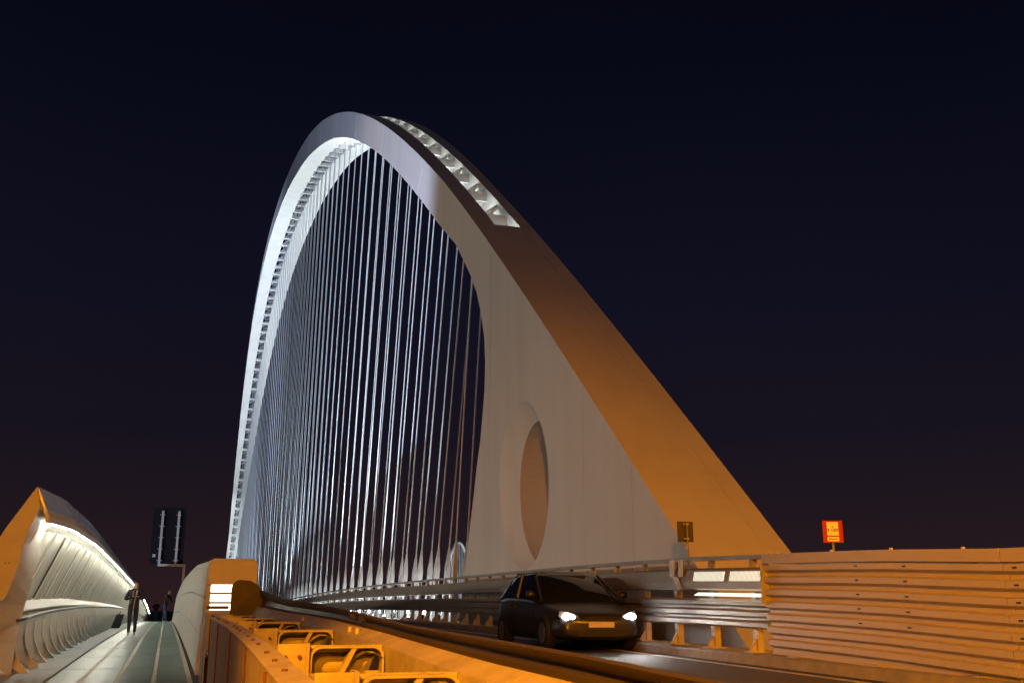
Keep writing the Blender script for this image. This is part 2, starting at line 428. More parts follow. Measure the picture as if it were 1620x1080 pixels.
# ================================================================== MEDIAN GUARDRAIL (X about 8.2)
mx = 8.2
gb = Vector((mx, 14, zr(14)))
rail = thing('median_guardrail', gb, 'grey steel guardrail with ridged beam and upper rails along the arch side of the road', 'guardrail')
RY = frange(13.35, 95, 2.2)
def zk(y): return zr(y) + .145               # top of kerb
zt_tab = [(8, 1.38), (13.5, 1.41), (16, 1.45), (20, 1.45), (30, 1.42), (60, 1.42), (110, 1.42)]
def ztop(y): return zk(y) + lerp_tab(zt_tab, y)
def zf(y, fr): return zk(y) + (ztop(y)-zk(y))*fr   # fr 0..1 of the barrier height
def rail_sweep(name, prof, ys, material, parent=rail, b=gb, x=mx):
    g = G(); g.sweep([[(x+px, y, zf(y, pz)) for px, pz in prof] for y in ys]); return g.build(name, material, parent, base=b)
seg = list(range(0, len(RY)-1, 2))
prof_top = [(-.06, .955), (.06, .955), (.06, 1.0), (-.06, 1.0)]
prof_up = [(-.13, .645), (-.13, .72), (-.085, .85), (-.04, .87), (.07, .87), (.07, .63), (-.08, .63)]
wave = []
for k in range(3):
    z0 = .24 + k*.107
    wave += [(-.04, z0), (-.12, z0+.022), (-.12, z0+.062), (-.04, z0+.085)]
prof_w = thick(wave, .012)
prof_w = [(a, b) for a, b in wave] + [(a+.02, b) for a, b in wave[::-1]]
for s0 in seg:
    ys = RY[s0:s0+3]
    if len(ys) < 2: continue
    ys = [ys[0]+.008] + ys[1:-1] + [ys[-1]-.008]
    rail_sweep('top_rail', prof_top, ys, M['galv'])
    rail_sweep('upper_rail', prof_up, ys, M['galv_dark'] if False else M['galv'])
    rail_sweep('ridged_beam', prof_w, ys, M['galv'])
g = G().box(-.07, .06, -.07, .07, 0, 1.0); post_src = None
for k, y in enumerate(frange(13.9, 92, 1.31)):
    H = ztop(y)-zk(y)
    g = G()
    g.box(-.02+mx, .08+mx, y-.065, y+.065, zk(y)+.002, zk(y)+H*.62)
    g.box(mx-.035, mx+.05, y-.045, y+.045, zk(y)+H*.87+.002, zk(y)+H*.955-.002)
    if y < 40:
        g.box(mx-.16, mx+.14, y-.12, y+.12, zk(y)-.002, zk(y)+.02)      # base plate
        g.add([(mx-.15, y-.012, zk(y)+.02), (mx-.02, y-.012, zk(y)+.02), (mx-.02, y-.012, zk(y)+.2), (mx-.15, y+.012, zk(y)+.02), (mx-.02, y+.012, zk(y)+.02), (mx-.02, y+.012, zk(y)+.2)], [(0,1,2),(3,5,4),(0,2,5,3)])
    g.build('post', M['barrier'], rail, base=gb)
# splice bracket and lit panels near the corrugated end
G().box(mx-.16, mx-.135, 16.28, 16.42, zf(16.3, .78), zf(16.3, .97)).build('splice_bracket', M['brass'], rail, base=gb)
G().box(mx-.16, mx-.135, 15.95, 16.08, zf(16, .78), zf(16, .97)).build('splice_bracket', M['brass'], rail, base=gb)
sb = G(); sb.add([(mx-.15, 16.35, zf(16.3, .79)), (mx-.15, 16.13, zf(16.1, .77)), (mx-.165, 15.95, zf(16, .64)), (mx-.165, 16.12, zf(16, .63)),
                  (mx-.14, 16.35, zf(16.3, .79)), (mx-.14, 16.13, zf(16.1, .77)), (mx-.155, 15.95, zf(16, .64)), (mx-.155, 16.12, zf(16, .63))],
                 [(0,1,2,3),(7,6,5,4),(0,4,5,1),(1,5,6,2),(2,6,7,3),(3,7,4,0)])
sb.build('splice_bracket', M['brass'], rail, base=gb)
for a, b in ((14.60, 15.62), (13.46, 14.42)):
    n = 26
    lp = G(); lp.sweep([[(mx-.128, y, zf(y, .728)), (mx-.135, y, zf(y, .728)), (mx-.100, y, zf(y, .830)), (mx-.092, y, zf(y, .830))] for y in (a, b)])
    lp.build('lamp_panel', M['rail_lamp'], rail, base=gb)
    rb = G()
    for k in range(n):
        y = a + (b-a)*(k+.5)/n
        rb.sweep([[(mx-.136, yy, zf(yy, .727)), (mx-.141, yy, zf(yy, .727)), (mx-.106, yy, zf(yy, .832)), (mx-.101, yy, zf(yy, .832))] for yy in (y-.006, y+.006)])
    rb.build('lamp_grille', M['galv'], rail, base=gb)
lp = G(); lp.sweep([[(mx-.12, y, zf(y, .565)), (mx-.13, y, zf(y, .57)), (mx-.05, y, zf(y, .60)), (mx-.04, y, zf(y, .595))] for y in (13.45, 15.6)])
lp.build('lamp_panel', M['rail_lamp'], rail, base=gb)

# ------------------------------------------------------------------ corrugated barrier near the right edge of the view
cb = Vector((8.05, 6, zr(6)))
corr = thing('corrugated_barrier', cb, 'tall corrugated steel crash barrier lit orange, nearest the camera on the far road edge', 'barrier')
def ctop(y): return CZ + lerp_tab([(-6, .30), (8.4, .575), (10.75, .68), (13.25, .745)], y)
def cw(y, d): return ctop(y) - d
waves = []
z = .155
n_w = 7
for k in range(n_w):
    waves += [(.0, z), (.0, z+.065), (-.075, z+.095), (-.075, z+.15), (.0, z+.178)] if False else [(-.075, z), (-.075, z+.07), (.0, z+.105), (.0, z+.15)]
    z += .172
waves.append((-.02, z+.02))
prof_c = waves + [(a+.012, b) for a, b in waves[::-1]]
for a, b in ((8.62, 13.22), (3.4, 8.60), (-2.0, 3.38)):
    ys = frange(a, b, 1.0)
    G().sweep([[(8.05+px, y, cw(y, pz)) for px, pz in prof_c] for y in ys]).build('corrugated_panel', M['corrugated'], corr, base=cb)
    top = [(-.10, 0), (.10, 0), (.10, .14), (.085, .14), (.085, .012), (-.088, .012), (-.088, .135), (-.10, .135)]
    G().sweep([[(8.05+px, y, cw(y, pz)) for px, pz in top] for y in ys]).build('top_band', M['corrugated'], corr, base=cb)
G().sweep([[(8.05+px, y, cw(13.22, pz)) for px, pz in [(-.115, .13), (.02, .13), (.02, .72), (-.115, .72)]] for y in (13.23, 13.26)]).build('end_plate', M['barrier'], corr, base=cb)
for y in frange(-1.0, 12.6, 1.7):
    G().box(8.08, 8.20, y-.06, y+.06, zk(y)+.002, cw(y, .15)).build('post', M['barrier'], corr, base=cb)
    G().box(7.95, 8.24, y-.12, y+.12, zk(y)-.002, zk(y)+.02).build('base_plate', M['barrier'], corr, base=cb)
for y0 in (11.05, 10.14, 8.45):
    for k in range(5):
        zz = cw(y0, .155+.172*k+.035)
        G().box(7.966, 7.974, y0-.028, y0+.028, zz-.008, zz+.008).build('bolt_slot', M['black'], corr, base=cb)
for y0 in (12.9, 11.6, 10.4, 9.2, 13.1):
    G().tube([(8.02, y0, ctop(y0)-.002), (8.02, y0, ctop(y0)+.022)], .022, 6).build('bolt', M['brass'], corr, base=cb)

# ================================================================== NEAR BARRIER (between footway and road)
nb = Vector((.75, 8, zw(8)))
near = thing('crash_barrier', nb, 'rusty orange-lit open-topped steel crash barrier in the foreground beside the footway', 'barrier')
def zpl(y): return CZ + lerp_tab([(0, -.36), (1, -.35), (4.5, -.30), (6.7, -.23), (9.8, -.18), (20.7, -.13)], y)
def zrl(y): return CZ + lerp_tab([(0, -.24), (2.46, -.185), (3.5, -.155), (4.6, -.135), (6.3, -.106), (9.2, -.012), (13.5, .10), (17.3, .27)], y)
pj = [.4, 2.0, 3.6, 5.2, 6.9, 9.2, 12.5, 16.0]
for a, b in zip(pj, pj[1:]):
    o = G().sweep([[(.405, y, zw(y)-.05), (.42, y, zw(y)-.05), (.42, y, zpl(y)-.012), (.405, y, zpl(y)-.012)] for y in (a+.008, (a+b)/2, b-.008)]).build('side_plate', M['plate'], near, base=nb)
    # rusty vertical joint rib
    G().tube([(.400, b, zw(b)), (.400, b, zpl(b)-.02)], .011, 5).build('joint_rib', M['rust'], near, base=nb)
    fl = [(.395, -.012), (.395, .0), (.53, .012), (.53, -.05), (.52, -.05), (.52, -.002)]
    G().sweep([[(x, y, zpl(y)+z_) for x, z_ in fl] for y in frange(a+.004, b-.004, .8)]).build('top_flange', M['barrier'], near, base=nb)
# short end section past the open gap
G().sweep([[(.36, y, zw(y)), (.375, y, zw(y)), (.375, y, zpl(y)+.04), (.36, y, zpl(y)+.04)] for y in (16.9, 20.4)]).build('side_plate', M['plate'], near, base=nb)
G().box(.35, .50, 16.9, 20.3, zpl(18)+.05, zpl(18)+.075).build('top_flange', M['barrier'], near, base=nb)
G().box(.41, .80, 19.9, 20.0, zpl(20)+.10, zpl(20)+.16).build('end_bar', M['galv_dark'], near, base=nb)
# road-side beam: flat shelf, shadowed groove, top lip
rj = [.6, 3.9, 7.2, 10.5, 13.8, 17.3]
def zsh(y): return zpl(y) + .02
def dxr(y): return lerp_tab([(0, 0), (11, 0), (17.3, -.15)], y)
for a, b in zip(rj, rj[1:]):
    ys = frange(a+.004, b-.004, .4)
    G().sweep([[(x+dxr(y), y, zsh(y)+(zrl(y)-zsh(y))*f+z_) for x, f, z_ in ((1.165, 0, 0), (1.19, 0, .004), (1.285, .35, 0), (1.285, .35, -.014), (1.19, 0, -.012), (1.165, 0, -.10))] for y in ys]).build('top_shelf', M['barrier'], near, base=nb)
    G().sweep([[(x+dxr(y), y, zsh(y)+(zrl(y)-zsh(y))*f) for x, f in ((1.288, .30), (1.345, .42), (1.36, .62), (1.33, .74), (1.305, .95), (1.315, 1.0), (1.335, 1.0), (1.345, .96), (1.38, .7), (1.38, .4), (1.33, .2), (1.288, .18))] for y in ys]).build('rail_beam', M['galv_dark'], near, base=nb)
for y0 in (8.05, 8.5, 15.0):
    f0 = zsh(y0)+(zrl(y0)-zsh(y0))*.76
    G().box(1.30, 1.34, y0-.07, y0+.07, f0-.022, f0+.022).build('slot', M['black'], near, base=nb)
# rounded end terminal facing the camera
tp = [(.83, -.42), (.83, .08)] + [(.83+.13-.13*math.cos(a*math.pi/12), .08+.15*math.sin(a*math.pi/12)) for a in range(1, 7)] + [(1.12, .215), (1.24, .15), (1.32, .04), (1.36, -.42)]
o = G().prism([(x-.11, CZ+.20+z_) for x, z_ in tp], 17.32, 17.45).build('end_terminal', M['galv_dark'], near, base=nb); bevel(o, .04, 3)
G().sweep([[(.43, y, zpl(y)-.62), (1.1, y, zpl(y)-.62), (1.1, y, zpl(y)-.66), (.43, y, zpl(y)-.66)] for y in frange(.5, 20, 2)]).build('tray_floor', M['galv_dark'], near, base=nb)
G().sweep([[(1.165+dxr(y), y, zr(y)-.3), (1.178+dxr(y), y, zr(y)-.3), (1.178+dxr(y), y, zsh(y)-.10), (1.165+dxr(y), y, zsh(y)-.10)] for y in frange(.5, 17.3, 2)]).build('road_side_plate', M['barrier'], near, base=nb)
# transverse frames with block, rounded cut-out, tube and strap
for y0 in (2.5, 4.4, 6.2, 8.4, 10.9, 13.6, 16.2):
    zc = zpl(y0) + .03
    bl = G(); bl.box(.535, .695, y0-.012, y0, zc-.34, zc+.012); bl.box(.6955, .715, y0-.03, y0+.10, zc-.34, zc+.016)
    bl.build('block_plate', M['barrier'], near, base=nb)
    G().box(.535, .693, y0+.001, y0+.22, zc-.02, zc-.004).build('block_top', M['barrier'], near, base=nb)
    cx0, cx1, cz0, cz1, rr = .722, 1.155, zc-.34, zc-.004, .06
    ring = []
    for (cx, cz_, a0) in ((cx1-rr, cz1-rr, 0), (cx0+rr, cz1-rr, 90), (cx0+rr, cz0+rr, 180), (cx1-rr, cz0+rr, 270)):
        for q in range(5):
            a = R(a0+q*22.5); ring.append((cx+rr*math.cos(a), cz_+rr*math.sin(a)))
    mxc, mzc = (cx0+cx1)/2, (cz0+cz1)/2
    inner = [((x-mxc)*(1-.024/(cx1-cx0))+mxc, (z_-mzc)*(1-.024/(cz1-cz0))+mzc) for x, z_ in ring]
    gg = G(); n = len(ring); ya, yb_ = y0-.005, y0+.085
    vs = [(x, ya, z_) for x, z_ in ring] + [(x, ya, z_) for x, z_ in inner] + [(x, yb_, z_) for x, z_ in ring] + [(x, yb_, z_) for x, z_ in inner]
    fs = []
    for k in range(n):
        k2 = (k+1) % n
        fs += [(k, k2, n+k2, n+k), (2*n+k2, 2*n+k, 3*n+k, 3*n+k2), (k2, k, 2*n+k, 2*n+k2), (n+k, n+k2, 3*n+k2, 3*n+k)]
    gg.add(vs, fs); gg.build('strap_ring', M['barrier'], near, base=nb)
    # cover strip behind the ring top
    G().sweep([[(x, y0+.087+q, zc+z_) for q, z_ in ((0, -.03), (.0, .0), (.12, -.004), (.26, -.03), (.26, -.045), (.0, -.04))] for x in (.70, 1.16)]).build('cross_channel', M['barrier'], near, base=nb)
    tg = G()
    for r_ in (.074, .068):
        lps = []
        for t_, cut in ((0, 0), (1, 1)):
            lps.append([(.735+(.33 if t_ else 0)+(math.sin(a*math.pi/9)*.075+.0 if t_ else 0), y0+.19+math.cos(a*math.pi/9)*r_, zc-.112+math.sin(a*math.pi/9)*r_) for a in range(18)])
        tg.sweep(lps, cap=False)
    tg.build('damper_tube', M['barrier'], near, smooth=True, base=nb)
    G().tube([(1.06, y0+.12, zc-.17), (1.15, y0+.12, zc-.17)], .022, 6).build('bolt', M['barrier'], near, base=nb)
    for xa, xb, yo in ((.80, .965, 0), (.745, .82, .05)):
        top_ = zc-.015 if yo == 0 else zc-.16
        G().add([(xa, y0+yo, zc-.33), (xa+.03, y0+yo, zc-.33), (xb+.03, y0+yo, top_), (xb, y0+yo, top_), (xa, y0+yo+.07, zc-.33), (xa+.03, y0+yo+.07, zc-.33), (xb+.03, y0+yo+.07, top_), (xb, y0+yo+.07, top_)],
            [(0,1,2,3),(7,6,5,4),(0,4,5,1),(1,5,6,2),(2,6,7,3),(3,7,4,0)]).build('diagonal_strap', M['barrier'], near, base=nb)
rnd = random.Random(3)
for y0 in (2.5, 4.4, 6.2, 8.4, 10.9, 13.6, 16.2):
    zc = zpl(y0) + .03
    # curved strap sweeping from the block foot up to the road-side end of the ring
    a0 = rnd.uniform(-.03, .03); pts_ = []
    for k in range(9):
        t_ = k/8; pts_.append((.74+.40*t_, y0-.03+.10*math.sin(t_*math.pi)+a0, zc-.33+.30*(math.sin(t_*math.pi*.62)**1.6)))
    G().sweep([[(x, y, z_), (x, y+.06, z_), (x+.012, y+.06, z_-.012), (x+.012, y, z_-.012)] for x, y, z_ in pts_]).build('curved_strap', M['barrier'], near, base=nb)
    # lower bracket inside the tray
    q = rnd.uniform(-.05, .05)
    G().sweep([[(.60+q, y0+.5, zc-.55), (.64+q, y0+.5, zc-.55), (.64+q, y0+.56, zc-.55), (.60+q, y0+.56, zc-.55)], [(.86+q, y0+.45, zc-.16), (.90+q, y0+.45, zc-.16), (.90+q, y0+.51, zc-.16), (.86+q, y0+.51, zc-.16)]]).build('brace', M['barrier'], near, base=nb)
    for bx, bz in ((.58, -.06), (.66, -.06), (.58, -.25), (.66, -.25)):
        G().tube([(bx, y0-.014, zc+bz), (bx, y0-.026, zc+bz)], .012, 6).build('bolt', M['rust'], near, base=nb)
    for k in range(3):
        yy = y0+.5+k*.55
        G().tube([(.46, yy, zpl(yy)+.004), (.46, yy, zpl(yy)+.018)], .014, 6).build('bolt', M['rust'], near, base=nb)
for y0 in (7.6, 7.95, 11.2, 3.2):
    G().tube([(1.215, y0, zsh(y0)-.005), (1.215, y0, zsh(y0)+.05)], .02, 6).build('bolt', M['barrier'], near, base=nb)

# ================================================================== FOOTWAY
wx_tab = [(10, .50), (20.8, .31), (38, -.04), (51, -.30), (65, -.55), (80, -.75), (200, -.75)]
def wx(y): return lerp_tab(wx_tab, y)
FY = frange(10, 112, 2)
way = G(); way.sweep([[(-3.15, y, zw(y)-.04), (min(wx(y)+.3, .39), y, zw(y)-.04), (min(wx(y)+.3, .39), y, zw(y)-.6), (-3.15, y, zw(y)-.6)] for y in FY])
walk = way.build('footway', M['joint']); tag(walk, kind='structure')
# deck tiles in rows 3.6 m long: 4 tile lanes with pale strips between them
rows = frange(11.7, 96.6, 2.85)
rows = [22.9-3.55*3, 22.9-3.55*2, 22.9-3.55, 22.9] + [22.9+3.55*k for k in range(1, 20)]
lanes = [0.0, .235, .475, .715, .955]
def lane_x(y, t): return -2.235 + (wx(y)+.0+2.235)*t
for a, b in zip(rows, rows[1:]):
    ys = [a+.014, (a+b)/2, b-.014]
    for t0, t1 in zip(lanes, lanes[1:]):
        G().sweep([[(lane_x(y, t0)+.045, y, zw(y)), (lane_x(y, t1)-.045, y, zw(y)), (lane_x(y, t1)-.045, y, zw(y)-.05), (lane_x(y, t0)+.045, y, zw(y)-.05)] for y in ys]).build('deck_tile', M['deck'], walk)
    for t0 in lanes[0:]:
        if t0 == 0: continue
        G().sweep([[(lane_x(y, t0)-.040, y, zw(y)-.002), (lane_x(y, t0)+.040, y, zw(y)-.002), (lane_x(y, t0)+.040, y, zw(y)-.05), (lane_x(y, t0)-.040, y, zw(y)-.05)] for y in ys]).build('deck_strip', M['strip'], walk)
    G().sweep([[(-3.1, y, zw(y)+.012), (-2.225, y, zw(y)+.012), (-2.225, y, zw(y)-.05), (-3.1, y, zw(y)-.05)] for y in ys]).build('side_strip', M['grey_kerb'], walk)

# ------------------------------------------------------------------ parapet wall with lamp box
wb = Vector((.6, 21, zw(21)))
wall = thing('parapet_wall', wb, 'curved pale concrete panel wall between the footway and the road', 'wall')
hw_tab = [(20, 2.13), (30, 2.19), (45, 1.99), (55, 1.72), (65, 1.38), (73, .85), (80, .25), (86, .05)]
def hw(y): return lerp_tab(hw_tab, y)
def wsec(y, f): # face bulges a little toward the footway at mid height
    return wx(y) + .09*f - .0*f
pjs = [20.85, 23.4, 26.2, 29.2, 32.4, 36, 40, 44.5, 49.5, 55, 61, 68, 76, 84]
for a, b in zip(pjs, pjs[1:]):
    for f0, f1 in ((0.005, .33), (.342, .66), (.672, .93)):
        ys = frange(a+.018, b-.018, 1.2); fr = [f0+(f1-f0)*k/4 for k in range(5)]
        lp = []
        for y in ys:
            o_ = [(wsec(y, f), y, zw(y)+hw(y)*f) for f in fr]; i_ = [(wsec(y, f)+.06, y, zw(y)+hw(y)*f) for f in fr[::-1]]
            lp.append(o_+i_)
        G().sweep(lp).build('wall_panel', M['concrete'], wall, base=wb)
core = []
for y in frange(21.2, 84, 1.5):
    core.append([(wsec(y, f)+.055, y, zw(y)+hw(y)*f) for f in (0, .25, .5, .75, .93)] + [(wx(y)+.9, y, zw(y)+hw(y)*.93), (wx(y)+.9, y, zw(y))])
G().sweep(core).build('wall_core', M['joint'], wall, base=wb)
G().sweep([[(wsec(y, f)+.055, y, zw(y)+hw(y)*f) for f in (0, .25, .5, .75, .93)] + [(.42, y, zw(y)+hw(y)*.93), (.42, y, zw(y))] for y in (20.86, 21.19)]).build('wall_end', M['concrete'], wall, base=wb)
cap = []
for y in frange(21.02, 84, 1.5):
    h = hw(y); cap.append([(wsec(y, .935)+.0, y, zw(y)+h*.935), (wsec(y, .97)+.02, y, zw(y)+h*.97), (wx(y)+.16, y, zw(y)+h*.995), (wx(y)+.3, y, zw(y)+h), (wx(y)+.9, y, zw(y)+h*.98), (wx(y)+.93, y, zw(y)+h*.935)])
G().sweep(cap).build('coping', M['concrete'], wall, base=wb)
# lamp box on the wall end
lb = Vector((.86, 20.8, CZ+.15))
box = thing('lamp_box', lb, 'box lamp with rounded orange-lit hood and bright white slots on the wall end', 'lamp')
hood = [(.40, .42), (.40, .80), (.43, .87), (.50, .905), (1.20, .905), (1.27, .88), (1.32, .80), (1.32, .42)]
bevel(G().prism([(x, CZ+z_) for x, z_ in hood], 20.55, 21.05).build('hood', M['arch'], box, base=lb), .03, 3)
fr = G(); fr.box(.41, .475, 20.62, 20.8, CZ-.9, CZ+.419); fr.box(1.235, 1.30, 20.62, 20.8, CZ-.9, CZ+.419); fr.build('frame', M['concrete'], box, base=lb)
G().box(.476, 1.234, 20.78, 20.83, CZ-.9, CZ+.419).build('back_plate', M['concrete'], box, base=lb)
for z0, z1 in ((.285, .40), (.10, .235), (-.05, .06)):
    G().box(.478, 1.232, 20.70, 20.72, CZ+z0, CZ+z1).build('lit_slot', M['louver_lamp'], box, base=lb)
for z0 in (.24, .065, -.09):
    G().box(.476, 1.234, 20.60, 20.76, CZ+z0, CZ+z0+.04).build('louver', M['concrete'], box, base=lb)

# ------------------------------------------------------------------ canopy on the left
hc_tab = [(18, 3.42), (20.8, 3.43), (25, 3.52), (32, 3.40), (41, 3.02), (50, 2.65), (64, 2.17), (74, 1.70), (82, 1.25), (90, .72), (97, .20)]
def ks(y): return lerp_tab(hc_tab, y)/3.43
kb = Vector((-2.9, 20.8, zw(20.8)))
can = thing('footway_canopy', kb, 'cream ribbed steel canopy leaning over the footway, brightly lit from inside', 'canopy')
YE = 96.0
def P(y, x, h): return (x, y, zw(y) + h*ks(y))
# outer skin (closed shell with fascia)
skin = [(-2.75, 3.42), (-2.95, 3.10), (-3.22, 2.62), (-3.55, 1.95), (-3.72, 1.45), (-3.66, 1.05), (-3.45, .5), (-3.1, .05), (-3.06, .05), (-3.40, .52), (-3.60, 1.06), (-3.66, 1.42), (-3.48, 1.95), (-3.15, 2.60), (-2.86, 3.08), (-2.76, 3.30)]
G().sweep([[P(y, *q) for q in skin] for y in frange(20.9, YE, 1.5)]).build('outer_skin', M['canopy'], can, base=kb)
fas = [(-2.752, 3.425), (-2.57, 3.02), (-2.60, 2.99), (-2.79, 3.40)]
for a, b in zip([20.705] + [20.9+4.7*k for k in range(1, 16)], [20.9+4.7*k for k in range(1, 16)] + [YE]):
    G().sweep([[P(y, *q) for q in fas] for y in frange(a+.01, b-.01, 1.2)]).build('fascia_panel', M['fascia'], can, base=kb)
lip = [(-2.572, 3.015), (-2.50, 2.88), (-2.495, 2.765), (-2.56, 2.765), (-2.58, 2.88), (-2.62, 2.99)]
for a, b in zip([20.705] + [20.9+4.7*k for k in range(1, 16)], [20.9+4.7*k for k in range(1, 16)] + [YE]):
    G().sweep([[P(y, *q) for q in lip] for y in frange(a+.012, b-.012, 1.2)]).build('lip_panel', M['canopy'], can, base=kb)
# light line hidden behind the lip
ledp = [(-2.515, 2.748), (-2.55, 2.748), (-2.55, 2.764), (-2.515, 2.764)]
k = 21.3
while k < 88:
    G().sweep([[P(y, *q) for q in ledp] for y in (k, k+1.0)]).build('light_strip', M['led'], can, base=kb); k += 1.5
# ceiling panels knee -> lip
kn, lpt = Vector((-3.28, 1.27)), Vector((-2.72, 2.64))
y = 21.0; idx = 0
widths = [.95, .30, 1.0, .28, .55, .62]
nn = Vector((-(lpt-kn).y, (lpt-kn).x)).normalized()
G().sweep([[P(yy, kn.x+nn.x*.10, kn.y+nn.y*.10), P(yy, lpt.x+nn.x*.10, lpt.y+nn.y*.10), P(yy, lpt.x+nn.x*.13, lpt.y+nn.y*.13), P(yy, kn.x+nn.x*.13, kn.y+nn.y*.13)] for yy in frange(21, YE-1, 1.5)]).build('ceiling_backing', M['gap'], can, base=kb)
while y < YE-1.2:
    wd = widths[idx % len(widths)]
    rec = (.0, .06, .0, .045, .02, .0)[idx % 6]
    if idx == 7:
        wd = .48
        nm = 'dark_panel'; material = M['gap']; rec = .07
    else:
        nm = 'ceiling_panel'; material = M['canopy']
    a0, a1 = kn+nn*rec, lpt+nn*rec
    G().sweep([[P(yy, a0.x, a0.y), P(yy, a1.x, a1.y), P(yy, a1.x+nn.x*.02, a1.y+nn.y*.02), P(yy, a0.x+nn.x*.02, a0.y+nn.y*.02)] for yy in (y+.024, y+wd-.024)]).build(nm, material, can, base=kb)
    y += wd; idx += 1
# knee shelf and curved fins
shelf = [(-3.30, 1.28), (-3.14, 1.10), (-3.14, 1.07), (-3.34, 1.24)]
a = 20.95
while a < YE-2:
    G().sweep([[P(yy, *q) for q in shelf] for yy in (a+.01, a+1.49)]).build('shelf_panel', M['canopy'], can, base=kb); a += 1.5
inn = [(-2.70, .01), (-2.80, .11), (-2.90, .24), (-2.98, .43), (-3.02, .62), (-3.01, .82), (-2.96, 1.02)]
outr = [(-3.16, 1.02), (-3.27, .82), (-3.29, .60), (-3.24, .40), (-3.14, .22), (-3.00, .10), (-2.86, .01)]
tri = inn + outr
y = 19.6 + 1.5
fin_ys = []
y = 22.0
while y < YE-2:
    fin_ys.append(y); y += 1.36
for y in fin_ys:
    lp = [[P(yy, *q) for q in tri] for yy in (y, y+.025)]
    f = G().sweep(lp).build('curved_fin', M['canopy'], can, base=kb)
    # rolled inner edge strip
    ed = [(x+.012, h) for x, h in inn] + [(x-.004, h) for x, h in inn[::-1]]
    G().sweep([[P(yy, *q) for q in ed] for yy in (y-.075, y-.002)]).build('fin_edge', M['steel_white'], f, base=kb)
for a, b in zip(fin_ys, fin_ys[1:]):
    mid = [(-3.02, .04), (-3.18, .22), (-3.30, .42), (-3.37, .62), (-3.36, .84), (-3.24, 1.02)]
    mm = mid + [(x-.02, h) for x, h in mid[::-1]]
    G().sweep([[P(yy, *q) for q in mm] for yy in (a+.03, b-.30)]).build('backing_panel', M['glass_teal'], can, base=kb)
    G().sweep([[P(yy, *q) for q in mm] for yy in (b-.28, b-.01)]).build('glass_slit', M['glass_teal'], can, base=kb)
# handrail
hr = [P(y, -2.80, 1.03) for y in frange(20.5, YE-3, 1.2)]
G().tube(hr, .032, 8).build('handrail', M['handrail'], can, smooth=True, base=kb)
# end frame: hooked front plate and rounded leg
hook = [(-2.75, 3.42), (-3.21, 2.62), (-3.45, 2.1), (-3.62, 1.6), (-3.6, 1.25), (-3.4, 1.24), (-3.17, 1.33), (-3.09, 1.37), (-3.03, 1.49), (-2.96, 1.75), (-2.90, 2.03), (-2.865, 2.38), (-2.79, 2.66), (-2.66, 3.03)]
bevel(G().prism([(x, zw(20.8)+h) for x, h in hook], 20.58, 20.70).build('end_plate', M['canopy'], can, base=kb), .012, 2)
ca = [(-2.66, 3.03), (-2.72, 2.85), (-2.79, 2.66), (-2.865, 2.38), (-2.90, 2.03), (-2.96, 1.75), (-3.06, 1.46), (-3.20, 1.30), (-3.34, 1.0), (-3.40, .6), (-3.42, .0)]
cb_ = [(-2.56, 2.92), (-2.63, 2.80), (-2.69, 2.66), (-2.74, 2.38), (-2.765, 2.03), (-2.80, 1.75), (-2.85, 1.46), (-2.88, 1.30), (-2.92, 1.0), (-2.96, .6), (-2.98, .0)]
z0_ = zw(20.8); g = G()
lpA = [(x, 20.69, z0_+h) for x, h in ca]; lpB = [(x, 21.75, z0_+h) for x, h in cb_]; lpC = [(x-.10, 21.80, z0_+h) for x, h in cb_]; lpD = [(x-.10, 20.72, z0_+h) for x, h in ca]
g.sweep([[q[k] for q in (lpA, lpB, lpC, lpD)] for k in range(len(ca))])
g.build('end_reveal', M['canopy'], can, smooth=False, base=kb)
for dx in (-.035, .035):
    G().tube([(-3.1+dx, 20.572, zw(20.8)+2.02), (-3.1+dx, 20.585, zw(20.8)+2.02)], .012, 8).build('bolt', M['rust'], can, base=kb)

# far canopy of the other carriageway (only its outer shell shows over the barrier)
fb = Vector((22, 30, zr(30)))
fc = thing('far_side_canopy', fb, 'pale curved canopy shell just showing above the corrugated barrier at the right edge', 'canopy')
shell = [(21.6, -.2), (21.9, .9), (22.1, 1.6), (22.5, 2.2), (22.75, 2.18), (22.5, 1.4), (22.3, .5), (22.2, -.2)]
G().sweep([[(x, y, zr(y)+.05+ (h)*lerp_tab([(10, 1.02), (22, 1.03), (27, 1.06), (60, .8), (90, .3)], y)) for x, h in shell] for y in frange(8, 90, 4)]).build('shell', M['canopy'], fc, base=fb)
G().sweep([[(18.95, y, zr(y)), (23, y, zr(y)-.1), (23, y, zr(y)-.7), (18.95, y, zr(y)-.7)] for y in frange(0, 110, 5)]).build('deck_edge', M['kerbstone'], fc, base=fb)

